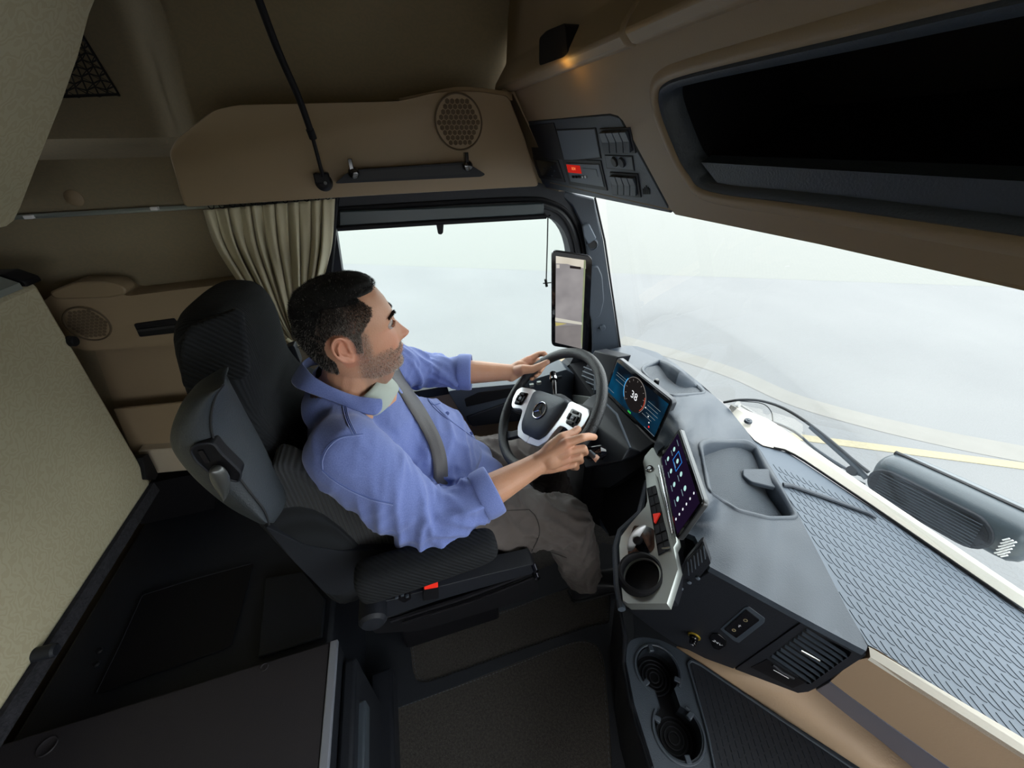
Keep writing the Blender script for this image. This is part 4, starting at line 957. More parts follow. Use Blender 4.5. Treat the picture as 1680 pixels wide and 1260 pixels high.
# --- door armrest
da=thing('door_armrest','dark door armrest with pull recess and window switches below the side window','armrest',at(850,650,Y=1.2))
mk('armrest_body',*prism_g(roundpoly(pxs([(735,642),(760,638),(850,630),(930,606),(948,618),(955,650),(930,660),(860,690),(770,698),(750,668)],Y=1.19),.008,3),(0,.09,0)),slate,parent=da,bevel=.006)
mk('pull_recess',*prism_g(roundpoly(pxs([(762,655),(785,644),(845,636),(850,644),(835,652),(765,668)],Y=1.188),.006,4),(0,.01,0)),darker,parent=da,bevel=.002)
mk('lower_pocket',*prism_g(pxs([(765,685),(850,655),(880,650),(860,690),(775,700)],Y=1.18),(0,.01,0)),dark,parent=da,bevel=.003)
for x,y in((872,632),(884,628),(908,622),(918,619)): mk('window_switch',*box_g(at(x,y,Y=1.18),(.018,.012,.014)),silver if x<900 else dark,parent=da,bevel=.002)

# --- centre console control panel
A_=c4+Vector((-.005,.0,-.01)); dAB=(c3-c4); dAB.z=0; dAB.normalize(); hd_=Vector((-dAB.y,dAB.x,0)); 
if hd_.x>0: hd_=-hd_
al=math.radians(32); CN=(hd_*math.sin(al)+Vector((0,0,math.cos(al)))).normalized()
def cn(x,y,d=0): return onp(x,y,A_+CN*d,CN)
co_=thing('centre_console','silver centre console with buttons, joystick and a cup holder','console',cn(1060,940)-Vector((0,0,.2)))
cpoly=[(1085,733),(1069,735),(1058,748),(1055,757),(1060,785),(1062,822),(1059,831),(1033,861),(1019,880),(1016,895),(1018,940),(1022,985),(1030,990),(1094,990),(1112,934),(1105,898),(1110,889)]
chc=cn(1052,944); chp=[]
_u,_v,_=frame(CN)
for i in range(32): t=2*PI*i/32; chp.append(chc+(_u*math.cos(t)+_v*math.sin(t))*.0375)
v,f=slab_hole_g([cn(x,y) for x,y in cpoly],[chp],-CN*.006)
mk('console_edge',*loft_g([[cn(x,y) for x,y in cpoly],inset([cn(x,y) for x,y in cpoly],CN,-.002,-.004),inset([cn(x,y) for x,y in cpoly],CN,-.0025,-.018)],cap=False),silver,parent=co_,sharp=50); mk('console_plate',v,f,silver,parent=co_,smooth=False)
mk('console_body',*loft_g([[cn(x,y,-.018) for x,y in cpoly],[cn(x,y,-.05)+Vector((.02,.0,0)) for x,y in cpoly],[cn(x,y,-.06)+Vector((.05,.01,-.06)) for x,y in cpoly]]),dark,parent=co_)
mk('console_side_rim',*tube_g([cn(x,y,-.012) for x,y in [(1062,790),(1050,842),(1018,872),(1010,900),(1013,960),(1020,1000)]],.008,8),slate,parent=co_)
def cl_(pts,d,th,m,name,r=0,parent=None,**kw):
    q=[cn(x,y,d) for x,y in pts]
    if r: q=roundpoly(q,r,3)
    return mk(name,*prism_g(q,-CN*th),m,parent=parent or co_,**kw)
# start button
c=cn(1066,769,.001)
sbn=mk('start_button',*lathe_g(c,CN,[(.0001,.004),(.005,.004),(.0055,.003),(.008,.003),(.009,.004),(.0105,.002),(.011,-.002)],28),chrome,parent=co_)
mk('start_ring',*lathe_g(c,CN,[(.0055,.0042),(.0082,.0042)],28),gloss,parent=sbn)
# button strip
kb=cl_([(1061,801),(1075,796),(1100,900),(1080,911)],.0015,.003,darker,'button_strip')
for k in range(7):
    t0,t1_=k/7+.01,(k+1)/7-.01
    for s in (0,1):
        a0_=(1062+s*7,800-s*2.5); b0=(1068+s*7,798-s*2.5); a1_=(1081+s*10,909-s*5); b1=(1090+s*9.5,905-s*5)
        L=lambda p,q,t:(p[0]+(q[0]-p[0])*t,p[1]+(q[1]-p[1])*t)
        q=[L(a0_,a1_,t0),L(b0,b1,t0),L(b0,b1,t1_),L(a0_,a1_,t1_)]
        if k==3: continue
        cl_(q,.0035,.003,dark,'console_button',parent=kb,bevel=.0006)
hz=cl_([(1071,843),(1083,841),(1075,857),(1073,857)],.006,.005,red,'hazard_button',.0012,parent=kb,bevel=.0006,label='red triangular button')
# silver bar along the lower edge of the screen
for a_,b_,r,m_ in(((1081,764),(1104,876),.0032,chrome),((1086,766),(1109,880),.0018,silver),((1075,778),(1101,886),.0016,silver)):
    mk('chrome_bar',*tube_g([cn(*a_,.006),cn(*b_,.006)],r,10),m_,parent=co_)
mk('screen_foot',*tube_g([cn(1086,900,.004),cn(1099,898,.004)],.0025,8),chrome,parent=co_)
# joystick
cl_([(1031,888),(1040,862),(1063,864),(1073,868),(1074,898),(1068,906),(1030,918)],.001,.003,gloss,'selector_plate',.006)
js=cn(1048,890,.0); 
lv=[(.0,(1034,905),.004,.006),(1,(1036,893),.018,.010),(2,(1041,880),.034,.0125),(3,(1048,869),.044,.013),(4,(1055,863),.046,.010)]
lat=(cn(1060,880)-cn(1040,886)).normalized(); fw_=CN.cross(lat)
mk('selector_lever',*loft_g([[cn(x,y,h)+lat*w*math.cos(t)*1.1+CN*math.sin(t)*.006 for t in [2*PI*i/16 for i in range(16)]] for _,(x,y),h,w in lv]),mat('selector_silver',(.55,.56,.58),.42,.6),parent=co_,sub=1,sharp=180)
mk('selector_boot',*loft_g([[cn(1045,886,h)+lat*w*math.cos(t)+fw_*w*math.sin(t) for t in [2*PI*i/16 for i in range(16)]] for h,w in ((0,.014),(.02,.010),(.034,.008))]),darker,parent=co_)
# cup holder ring + cavity
c=cn(1052,943,.0); up3=Vector((0,0,1)); ca=(CN+up3*1.2).normalized()
mk('cup_holder',*lathe_g(c,ca,[(.034,-.05),(.037,-.045),(.0375,.010),(.040,.014),(.045,.012),(.046,.004),(.046,-.02)],40),darker,parent=co_,sharp=60)
mk('cup_well',*lathe_g(c-ca*.048,ca,[(.0001,0),(.036,0)],32),rubber,parent=co_)
# rear facing vent on the console
rv=fsl([(1113,934),(1150,889),(1154,888),(1166,924),(1160,932),(1112,990),(1102,1000)],.006,.01,dark,'rear_vent_frame',cs,.003,bevel=.002)
fsl([(1118,948),(1128,918),(1155,890),(1160,914)],.008,.002,rubber,'rear_vent_cavity',cs)
for k in range(6):
    t=k/5; a=fs(1128+26*t,922-26*t,.011); b=fs(1130+27*t,944-27*t,.011)
    mk('rear_vent_louvre',*tube_g([a,b],.0013,5),slate,parent=rv)
for x,y in((1118,965),(1131,955),(1145,948)): mk('rear_vent_knob',*lathe_g(fs(x,y,.008),FN2,[(.0001,.004),(.004,.003),(.0045,0)],12),slatel,parent=rv)

# --- lower tray with two cup wells
lt=thing('lower_console_tray','grey lower tray with two ribbed cup wells and a rubber mat','tray',at(1100,1150,Z=ZT))
out=[(1030,1052),(1052,1044),(1085,1050),(1112,1064),(1415,1262),(1560,1358),(1560,1500),(1120,1500),(1085,1330),(1068,1262),(1036,1160),(1024,1090)]
def circ(px,py,r,z=ZT,n=28): 
    c=at(px,py,Z=z); return [c+Vector((math.cos(2*PI*i/n)*r,math.sin(2*PI*i/n)*r,0)) for i in range(n)]
w1c=at(1079,1098,Z=ZT); w2c=at(1113,1200,Z=ZT); rw=.049
dw=(w2c-w1c).normalized(); sw_=Vector((-dw.y,dw.x,0)); a8=math.radians(28)
# figure-eight opening
fe8=[]
b0=math.atan2(dw.y,dw.x)
for i in range(25): t=b0+a8+(2*PI-2*a8)*i/24; fe8.append(w1c+Vector((math.cos(t),math.sin(t),0))*rw)
for i in range(25): t=b0+PI+a8+(2*PI-2*a8)*i/24; fe8.append(w2c+Vector((math.cos(t),math.sin(t),0))*rw)
v,f=slab_hole_g(roundpoly([at(x,y,Z=ZT) for x,y in out],.02,3),[fe8],(0,0,-.03)); mk('tray_body',v,f,slate,parent=lt,smooth=False)
mk('well_wall',*loft_g([[p+Vector((0,0,.003)) for p in fe8],fe8,[p-Vector((0,0,.055)) for p in fe8]],cap=False),dark,parent=lt)
mk('well_floor',*prism_g([p-Vector((0,0,.05)) for p in fe8],(0,0,-.005)),darker,parent=lt)
for wc in (w1c,w2c):
    for rr_ in (.012,.021,.030,.039):
        mk('well_rib',*tube_g([wc-Vector((0,0,.049-.0005))+Vector((math.cos(t),math.sin(t),0))*rr_ for t in [2*PI*i/32 for i in range(32)]],.0018,6,closed=True),dark,parent=lt)
    mk('well_rim',*tube_g([wc+Vector((0,0,.002))+Vector((math.cos(t),math.sin(t),0))*(rw+.006) for t in [b0+(0 if wc is w1c else PI)+a8*1.5+(2*PI-3*a8)*i/30 for i in range(31)]],.003,6,flat=.6),slate,parent=lt)
for wc,angs in((w1c,(b0+PI,b0+1.0,b0-1.0)),(w2c,(b0,b0+PI-1.0,b0+PI+1.0))):
    for t in angs:
        r_=Vector((math.cos(t),math.sin(t),0)); s_=Vector((-r_.y,r_.x,0))
        mk('grip_tab',*box_g(wc+r_*(rw-.002)+Vector((0,0,-.002)),(.016,.012,.012),(r_,s_,Vector((0,0,1)))),slatel if False else slate,parent=lt,bevel=.002)
rm=roundpoly([at(x,y,Z=ZT+.002) for x,y in [(1128,1090),(1134,1084),(1150,1092),(1400,1262),(1520,1345),(1300,1420),(1180,1300),(1160,1200),(1140,1130)]],.006,3)
rmat=mk('tray_mat',*prism_g(rm,(0,0,-.006)),dark,parent=lt)
mk('mat_edge',*tube_g([p+Vector((0,0,.002)) for p in rm],.003,6,closed=True),slate,parent=lt)
g=[];wm=[(p.x,p.y) for p in rm]; k1=tdir; k2=Vector((-k1.y,k1.x,0)); 
if k2.dot(w2c-tre[0])<0: k2=-k2
for i in range(0,50):
    for j in range(1,14):
        p=tre[0]+k1*(i*.016+(j%2)*.008)+k2*(j*.014)
        q=p+k2*.010+k1*.006
        if inpoly(p.x,p.y,wm) and inpoly(q.x,q.y,wm): g.append(tube_g([Vector((p.x,p.y,ZT+.0025)),Vector((q.x,q.y,ZT+.0025))],.0009,4))
mk('mat_grooves',*join(*g),groove,parent=rmat,smooth=False)
# console flank down to the floor
fl_=[at(x,y,Z=ZT-.02) for x,y in [(1012,985),(1024,1050),(1022,1090),(1035,1160),(1066,1262),(1090,1350)]]
fl0=[p+Vector((.05,-.0,0)) for p in fl_]
mk('console_flank',*loft_g([[p+Vector((0,0,.02)) for p in fl_],fl_,[Vector((p.x+.03,p.y,.0)) for p in fl_]],closed=False),dark,label='dark console flank dropping from the lower tray to the floor',cat='console side',solid=.01)

# ================================================================ STEERING WHEEL
WC=Vector((.356,.84,.828)); wt=.764
WU=Vector((0,-1,0)); WV=Vector((math.sin(wt),0,math.cos(wt))); WN=Vector((-math.cos(wt),0,math.sin(wt)))
# u right hand side (towards camera), v up the wheel, n towards the driver
sw_t=thing('steering_wheel','black leather multifunction steering wheel with silver spokes held by the driver','steering wheel',WC)
def wp(u,v,n=0): return WC+WU*u+WV*v+WN*n
R=.190
mk('rim',*tube_g([wp(R*math.cos(t),R*math.sin(t)) for t in [2*PI*i/72 for i in range(72)]],.0155,16,closed=True),leather,parent=sw_t,sharp=180)
for t in (0.42,PI-.42,PI+.75,-.75):
    c=wp(R*math.cos(t),R*math.sin(t)); dr=(WU*-math.sin(t)+WV*math.cos(t)); u1_,v1_,_=frame(dr)
    mk('rim_seam',*tube_g([c+(u1_*math.cos(a)+v1_*math.sin(a))*.0157 for a in [2*PI*i/20 for i in range(20)]],.0007,5,closed=True),rubber,parent=sw_t)
TW=math.radians(24)
def wr(a,b,n=0): return wp(a*math.cos(TW)-b*math.sin(TW),a*math.sin(TW)+b*math.cos(TW),n)
RU=WU*math.cos(TW)+WV*math.sin(TW); RV=WV*math.cos(TW)-WU*math.sin(TW)
hubp=roundpoly([Vector((a,b,0)) for a,b in [(-.084,.036),(-.06,.043),(.06,.043),(.084,.036),(.078,-.012),(.062,-.076),(.040,-.100),(-.040,-.100),(-.062,-.076),(-.078,-.012)]],.012,4)
def hub(k,n): return [wr(q.x*k,-.03+(q.y+.03)*k,n) for q in hubp]
hb_=mk('airbag_cover',*loft_g([hub(.9,-.03),hub(1.0,-.012),hub(1.0,.004),hub(.975,.012),hub(.93,.017),hub(.6,.022),hub(.2,.023),hub(.01,.023)]),slate,parent=sw_t,sharp=50)
star(wr(0,-.018,.0235),WN,RV,.0255,chrome,'emblem',hb_,.0019,.0015)
mk('emblem_dish',*lathe_g(wr(0,-.018,.022),WN,[(.0001,.001),(.0255,.001),(.0275,.002),(.029,-.001)],36),dark,parent=hb_)
for s in(1,-1):
    arm=[(.088,.040),(.120,.038),(.158,.034),(.174,.020),(.172,-.010),(.160,-.034),(.145,-.042),(.110,-.034),(.092,-.036),(.083,-.060),(.074,-.090),(.052,-.114),(.0,-.120),(.0,-.098),(.042,-.097),(.061,-.076),(.077,-.014),(.082,.034)]
    q=roundpoly([Vector((a*s,b,0)) for a,b in arm],.006,3)
    mk('silver_yoke',*prism_g([wr(a.x,a.y,.010) for a in q],-WN*.016),rim_silver,parent=sw_t,bevel=.003,seg=3)
    mk('spoke',*prism_g([wr(a*s,b,-.002) for a,b in [(.10,.045),(.185,.045),(.190,.010),(.186,-.045),(.150,-.050),(.09,-.045)]],-WN*.018),dark,parent=sw_t,bevel=.006,seg=3)
    bp=roundpoly([wr(a*s,b,.0125) for a,b in [(.104,.022),(.146,.018),(.153,-.004),(.147,-.028),(.108,-.023)]],.007,4)
    kp_=mk('button_pad',*prism_g(bp,-WN*.004),gloss,parent=sw_t,bevel=.001)
    for a,b,w,h in((.127,.013,.020,.007),(.127,-.018,.020,.007),(.111,-.002,.007,.018),(.143,-.004,.006,.018),(.127,-.003,.014,.012)):
        mk('pad_button',*box_g(wr(a*s,b,.0145),(w,h,.004),(RU,RV,WN)),dark if (w,h)!=(.014,.012) else slatel,parent=kp_,bevel=.001)
    mk('pad_symbol',*box_g(wr(.127*s,-.003,.017),(.006,.002,.0006),(RU,RV,WN)),whitep,parent=kp_)
    mk('lower_spoke',*loft_g([[wr(a*s+dx_*s,b+db,n_) for dx_,db,n_ in((0,.016,-.002),(0,.016,-.018),(0,-.014,-.018),(0,-.014,-.002))] for a,b in((.030,-.100),(.07,-.104),(.110,-.125),(.142,-.132))]),dark,parent=sw_t,bevel=.005,seg=3)
# column behind the hub
mk('column_cover',*loft_g([[WC-WN*h+(WU*math.cos(t)*a+WV*math.sin(t)*b) for t in [2*PI*i/24 for i in range(24)]] for h,a,b in((.015,.05,.05),(.03,.07,.06),(.08,.075,.06),(.16,.07,.055),(.26,.06,.05))]),dark,parent=sw_t)
# stalks
stl=mk('indicator_stalk',*join(tube_g([wp(-.05,.02,-.045),wp(-.11,.05,-.045),wp(-.125,.055,-.045)],[.007,.008,.008],12),tube_g([wp(-.125,.055,-.045),wp(-.155,.068,-.045)],[.0125,.011],14)),gloss,parent=sw_t)
mk('stalk_band',*tube_g([wp(-.128,.056,-.045),wp(-.136,.060,-.045)],.0132,14),chrome,parent=sw_t)
def wpx(x,y,d): return onp(x,y,WC+WN*d,WN)
q0,q1,q2=wpx(955,742,-.04),wpx(968,744,-.035),wpx(988,742,-.045)
sr=mk('gear_stalk',*join(tube_g([wpx(925,735,-.05),q0],[.008,.009],12),tube_g([q0,q1,q2,wpx(992,742,-.05)],[.011,.0185,.0195,.012],18)),gloss,parent=sw_t)
mk('stalk_switch',*tube_g([wpx(967,742,-.022),wpx(978,752,-.022)],.0075,12),slate,parent=sr)
mk('stalk_band',*prism_g([wpx(x,y,-.016) for x,y in [(972,752),(979,745),(984,750),(977,759)]],-WN*.002),chrome,parent=sr)
# ================================================================ MIRROR DISPLAY, PILLAR FITTINGS
mn=Vector((-.30,-.95,0)).normalized(); mo=at(938,490,Y=1.08)
def mm_(x,y,d=0): return onp(x,y,mo+mn*d,mn)
mdp=thing('mirror_camera_display','tall portrait mirror camera display mounted on the windscreen pillar','display',mm_(938,572))
bz=roundpoly([mm_(905,411),mm_(972,421),mm_(965,576),mm_(905,568)],.016,4)
mk('display_housing',*prism_g(bz,-mn*.022),bezel,parent=mdp,bevel=.004)
mk('display_frame',*prism_g([mo+(p-mo)*.99+mn*.001 for p in bz],-mn*.004),gloss,parent=mdp)
def mq(pts,d,m,name,par=None): return mk(name,*prism_g([mm_(x,y,d) for x,y in pts],-mn*.0004),m,parent=par or mdp)
def mix_emis(name,c1_,c2_,sc_=14):
    m=bpy.data.materials.new(name); m.use_nodes=True; nt=m.node_tree; nt.nodes.clear()
    tc=nt.nodes.new('ShaderNodeTexCoord'); n_=nt.nodes.new('ShaderNodeTexNoise'); n_.inputs['Scale'].default_value=sc_
    r=nt.nodes.new('ShaderNodeValToRGB'); r.color_ramp.elements[0].position=.3; r.color_ramp.elements[0].color=(*c1_,1); r.color_ramp.elements[1].position=.7; r.color_ramp.elements[1].color=(*c2_,1)
    e=nt.nodes.new('ShaderNodeEmission'); o=nt.nodes.new('ShaderNodeOutputMaterial')
    nt.links.new(tc.outputs['Object'],n_.inputs[0]); nt.links.new(n_.outputs[0],r.inputs[0]); nt.links.new(r.outputs[0],e.inputs[0]); nt.links.new(e.outputs[0],o.inputs[0]); return m
im=mq([(912,420),(961,427),(955,572),(911,562)],.003,mix_emis('cam_road',(.26,.245,.25),(.36,.34,.34)),'camera_image')
mq([(912,420),(961,427),(961,441),(930,433),(912,432)],.0034,mix_emis('cam_sky',(.62,.57,.47),(.75,.70,.6)),'image_buildings',im)
mq([(935,436),(953,438),(953,442),(935,440)],.0038,emis('cam_dark',(.02,.015,.015)),'image_awning',im)
mq([(913,434),(918,434),(918,440),(913,440)],.0038,emis('cam_white',(.6,.56,.5)),'image_van',im)
mq([(958,427),(961,427),(955,572),(953,560)],.0036,mix_emis('cam_green',(.12,.20,.13),(.35,.36,.2)),'image_trailer_side',im)
mq([(911,521),(955,529),(955,533),(911,527)],.0036,emis('cam_beam',(.62,.60,.52)),'image_lane_marking',im)
mq([(911,529),(930,531),(912,535)],.0038,emis('cam_yellow',(.5,.43,.15)),'image_yellow_marking',im)
mq([(911,535),(954,533),(953,572),(911,562)],.0034,mix_emis('cam_road_low',(.19,.175,.175),(.26,.24,.235)),'image_lower_road',im)
# mount arm
def ap_(x,y,d=0): return onp(x,y,AP-Vector((0,0,0))+AN*0-Vector((AN.x,AN.y,0))*-d,AN)
ma=mk('display_mount',*prism_g(roundpoly([ap_(x,y,.02) for x,y in [(968,436),(980,434),(987,450),(990,490),(984,515),(970,524),(962,500)]],.01,4),-AN*-.02),slate,parent=mdp,bevel=.004)
for x,y in((977,445),(983,492)): mk('mount_screw_hole',*lathe_g(ap_(x,y,.023),AN,[(.0001,.0005),(.0055,.0005),(.006,0)],16),rubber,parent=ma)
tw=mk('tweeter',*join(lathe_g(ap_(972,401,.012),(AN+Vector((-.1,0,.0))).normalized(),[(.0001,.006),(.014,.006),(.016,.010),(.0185,.008),(.019,-.01)],28)),slate,label='round black tweeter on the windscreen pillar above the display',cat='speaker')
mk('tweeter_grille',*lathe_g(ap_(972,401,.0195),AN,[(.0001,0),(.0135,0)],24),rubber,parent=tw)
mk('pillar_handle_cap',*prism_g(roundpoly([ap_(x,y,.012) for x,y in [(955,370),(966,366),(978,390),(965,400),(958,388)]],.006,4),-AN*-.012),slatel,label='grey cover at the upper end of the windscreen pillar',cat='cover',bevel=.003)
mk('pillar_plug',*lathe_g(ap_(989,538,.012),AN,[(.0001,.004),(.009,.004),(.0105,.001),(.0105,-.01)],24),slate,label='round plug low on the windscreen pillar',cat='plug')
# sun blind rolled up above the side window, with cord
sb_=thing('side_sun_blind','dark roller sun blind drawn up at the top of the side window','sun blind',at(725,370,Y=YW-.03))
mk('blind_cassette',*prism_g(pxs([(556,346),(700,341),(893,333),(893,352),(700,363),(556,372)],Y=YW-.04),(0,.03,0)),mat('blind_teal',(.03,.045,.05),.4),parent=sb_,bevel=.004)
mk('bottom_bar',*tube_g(pxs([(553,375),(700,366),(896,355)],Y=YW-.04),.0075,10),darker,parent=sb_)
mk('pull_tab',*prism_g(roundpoly(pxs([(716,368),(728,367),(727,382),(724,385),(719,384)],Y=YW-.045),.003,3),(0,.008,0)),darker,parent=sb_,bevel=.001)
cd_=thing('window_rod','thin dark vertical rod hanging inside the side window','rod',at(898,470,Y=YW-.05))
mk('rod',*tube_g(pxs([(899,352),(898,400),(896,464)],Y=YW-.05),.0022,8),darker,parent=cd_)
mk('rod_foot',*join(tube_g(pxs([(891,465),(910,463)],Y=YW-.05),.002,8),tube_g(pxs([(895,458),(897,470)],Y=YW-.05),.005,8)),darker,parent=cd_)
mk('rod_clip',*tube_g(pxs([(893,350),(899,356),(903,353)],Y=YW-.05),.003,8),darker,parent=cd_)

# ================================================================ OUTSIDE ON THE TRUCK
# wipers
XW=1.06
wb=[(1188,660),(1215,656),(1250,658),(1290,672),(1340,705),(1400,755),(1425,775)]
def wx(x,y): return at(x,y,X=XW+.02*(1250-x)/300 if x<1250 else XW)
w=thing('windscreen_wiper','long thin black wiper arm bowed above its twin outside the windscreen','wiper',wx(1420,790),group='windscreen wipers')
mk('wiper_arm',*tube_g(smooth_line([wx(*p) for p in wb],40),[.0045]*40,8),rubber,parent=w)
mk('wiper_linkage',*tube_g(smooth_line([wx(*p) for p in [(1330,700),(1370,735),(1400,762),(1422,785)]],16),.007,8),slate,parent=w)
mk('washer_hose',*tube_g(smooth_line([wx(*p) for p in [(1215,658),(1250,662),(1265,675),(1268,692)]],16),.0015,6),rubber,parent=w)
w=thing('windscreen_wiper','straight black wiper blade lying along the cream ledge outside','wiper',wx(1420,800),group='windscreen wipers')
mk('wiper_blade',*tube_g([wx(*p) for p in [(1208,668),(1250,697),(1300,730),(1340,757),(1418,795)]],.0042,8),rubber,parent=w)
mk('blade_rubber',*tube_g([wx(*p)+Vector((0,0,.006)) for p in [(1215,668),(1262,697),(1310,730),(1380,770)]],.0022,6),slate,parent=w)
mk('wiper_arm',*tube_g(smooth_line([wx(*p) for p in [(1256,688),(1300,706),(1340,738),(1390,770),(1424,783)]],20),.004,8),slate,parent=w)
mk('wiper_pivot',*lathe_g(wx(1400,772),(-1,0,.3),[(.0001,.012),(.012,.010),(.014,0)],16),dark,parent=w)
# front mirror housing
mh=thing('front_mirror_housing','rounded black mirror housing with a ribbed grille outside beyond the ledge','mirror housing',at(1540,880,X=1.1))
XH=1.06
P0=at(1438,786,X=XH)+Vector((.05,0,.008)); P1=at(1650,898,X=XH)+Vector((.05,0,.008)); hdv=(P1-P0).normalized(); 
hu=Vector((0,0,1)); hu=(hu-hdv*hu.dot(hdv)).normalized(); hs_=hdv.cross(hu)
if hs_.x>0: hs_=-hs_
HL=(P1-P0).length
def hsec(t,k,n=36):
    c=P0.lerp(P1,t)-hs_*0
    return [c+hs_*(.055*k*math.copysign(abs(math.cos(2*PI*i/n))**.7,math.cos(2*PI*i/n)))+hu*(.052*k*math.copysign(abs(math.sin(2*PI*i/n))**.7,math.sin(2*PI*i/n))) for i in range(n)]
tt=[(-.10,.35),(-.095,.6),(-.07,.82),(-.02,.97),(.05,1),(.5,1.02),(.95,1),(1.02,.97),(1.07,.82),(1.095,.6),(1.1,.35)]
mk('housing_shell',*loft_g([hsec(t,k) for t,k in tt]),mat('housing_grey',(.05,.065,.078),.35,bump=.1,bscale=300),parent=mh,sharp=60)
def hp_(t,v,d=0): return P0.lerp(P1,t)+hu*v*.052+hs_*(.055*1.02+d)
def stad(t0,t1_,v0,v1,d):
    o=[];cc0=(v0+v1)/2;rv_=(v1-v0)/2;rt=rv_*.052/HL
    for i in range(13): a=PI/2+PI*i/12; o.append(hp_(t0+rt+rt*math.cos(a),cc0+rv_*math.sin(a),d))
    for i in range(13): a=-PI/2+PI*i/12; o.append(hp_(t1_-rt+rt*math.cos(a),cc0+rv_*math.sin(a),d))
    return o
mk('grille_surround',*prism_g(stad(-.07,.93,-.98,.62,.002),-hs_*.012),dark,parent=mh,bevel=.002)
mk('grille_inset',*prism_g(stad(-.04,.90,-.86,.48,.003),-hs_*.002),darker,parent=mh)
for k in range(9):
    vv=-.76+.14*k; a,b=hp_(.03,vv,.004),hp_(.83,vv,.004); mk('grille_rib',*tube_g([a,b],.0011,5),slate,parent=mh)
mk('housing_edge',*tube_g([hp_(t,.98,-.06) for t in (-.05,.2,.5,.8,1.05)],.006,8),rubber,parent=mh)
g=[]
for k in range(5):
    for j in range(3):
        a=hp_(.965+.02*j,-.55+.17*k,-.001); g.append(tube_g([a,a+hu*.010+hdv*.006],.0016,6))
mk('reflector_ribs',*join(*g),whitep,parent=mh)
# white lower bodywork under the wipers
mk('cowl',*prism_g([wx(1195,668)+Vector((-.03,0,-.05)),wx(1700,985)+Vector((-.02,0,-.10)),wx(1700,985)+Vector((.06,0,-.16)),wx(1195,668)+Vector((.06,0,-.12))],(0,0,-.02)),dark,label='dark cowl strip outside under the wipers',cat='cowl')
# pedals
for nm,lb_,pts,z in(('brake_pedal','black pedal on the footwell carpet to the right of the driver\'s shoe',[(983,845),(1000,842),(1018,868),(1012,880),(996,876),(984,862)],.10),):
    mk(nm,*prism_g(roundpoly(pxs(pts,Z=z),.01,4),(.03,0,-.02)),slate,label=lb_,cat='pedal',bevel=.004)
# dark knee bolster below dash
mk('knee_bolster',*prism_g([at(x,y,X=.66) for x,y in [(1000,700),(1085,738),(1060,850),(1022,875),(1000,880),(985,850),(985,780)]],(.05,0,0)),darker,label='black knee bolster below the steering column',cat='knee bolster')
# ================================================================ DRIVER
from mathutils import noise as NZ_
def remesh(parts,vox,it=4,sm=.5):
    v,f=join(*parts); me=bpy.data.meshes.new('tmp'); me.from_pydata(v,[],f); me.update()
    bm=bmesh.new(); bm.from_mesh(me); bmesh.ops.recalc_face_normals(bm,faces=bm.faces); bm.to_mesh(me); bm.free()
    o=bpy.data.objects.new('tmp',me); C.objects.link(o)
    r=o.modifiers.new('r','REMESH'); r.mode='VOXEL'; r.voxel_size=vox
    if it: s=o.modifiers.new('s','SMOOTH'); s.iterations=it; s.factor=sm
    bpy.context.view_layer.update()
    m2=bpy.data.meshes.new_from_object(o.evaluated_get(bpy.context.evaluated_depsgraph_get()))
    V=[v.co.copy() for v in m2.vertices]; N=[v.normal.copy() for v in m2.vertices]; F=[tuple(p.vertices) for p in m2.polygons]
    bpy.data.objects.remove(o); bpy.data.meshes.remove(me); bpy.data.meshes.remove(m2); return V,F,N
def cap_g(a,b,ra,rb,n=20):
    """tapered capsule with rounded ends"""
    a=Vector(a);b=Vector(b); d=(b-a).normalized(); pts=[];rs=[]
    for k in range(6): t=PI/2*k/6; pts.append(a-d*ra*math.cos(t)); rs.append(max(ra*math.sin(t),1e-4))
    L=(b-a).length; m=max(2,int(L/.02))
    for k in range(m+1): pts.append(a.lerp(b,k/m)); rs.append(ra+(rb-ra)*k/m)
    for k in range(1,7): t=PI/2*k/6; pts.append(b+d*rb*math.sin(t)); rs.append(max(rb*math.cos(t),1e-4))
    return tube_g(pts,rs,n)
def chain(*pr): return [cap_g(pr[i][0],pr[i+1][0],pr[i][1],pr[i+1][1]) for i in range(len(pr)-1)]
def ell_g(c,r,rot=None,n=24):
    V=[];F=[];c=Vector(c)
    for i in range(n//2+1):
        t=PI*i/(n//2)
        for k in range(n):
            p=2*PI*k/n; q=Vector((r[0]*max(math.sin(t),1e-4)*math.cos(p),r[1]*max(math.sin(t),1e-4)*math.sin(p),r[2]*math.cos(t)))
            if rot: q=rot@q
            V.append(c+q)
    for i in range(n//2):
        for k in range(n): F.append((i*n+k,i*n+(k+1)%n,(i+1)*n+(k+1)%n,(i+1)*n+k))
    F+=[tuple(range(n))[::-1],tuple(range(n//2*n,n//2*n+n))]
    return V,F
def interp(tab,z):
    for (z0,a),(z1,b) in zip(tab,tab[1:]):
        if z0>=z>=z1: 
            t=(z0-z)/(z0-z1); return a+(b-a)*t
    return tab[0][1] if z>tab[0][0] else tab[-1][1]
FRx=[(.118,.0),(.116,.022),(.110,.042),(.098,.060),(.08,.074),(.06,.084),(.045,.0885),(.03,.0905),(.018,.093),(.005,.088),(-.01,.088),(-.03,.089),(-.05,.091),(-.066,.090),(-.078,.085),(-.092,.087),(-.104,.084),(-.114,.070),(-.122,.045),(-.126,.0)]
BKx=[(.118,.0),(.116,-.025),(.110,-.052),(.098,-.076),(.08,-.094),(.06,-.104),(.03,-.110),(0,-.106),(-.03,-.096),(-.06,-.082),(-.09,-.066),(-.126,-.03)]
WDy=[(.118,.0),(.116,.022),(.110,.040),(.098,.055),(.08,.067),(.06,.074),(.03,.0785),(0,.078),(-.03,.076),(-.06,.073),(-.08,.067),(-.098,.056),(-.112,.040),(-.122,.022),(-.126,0)]
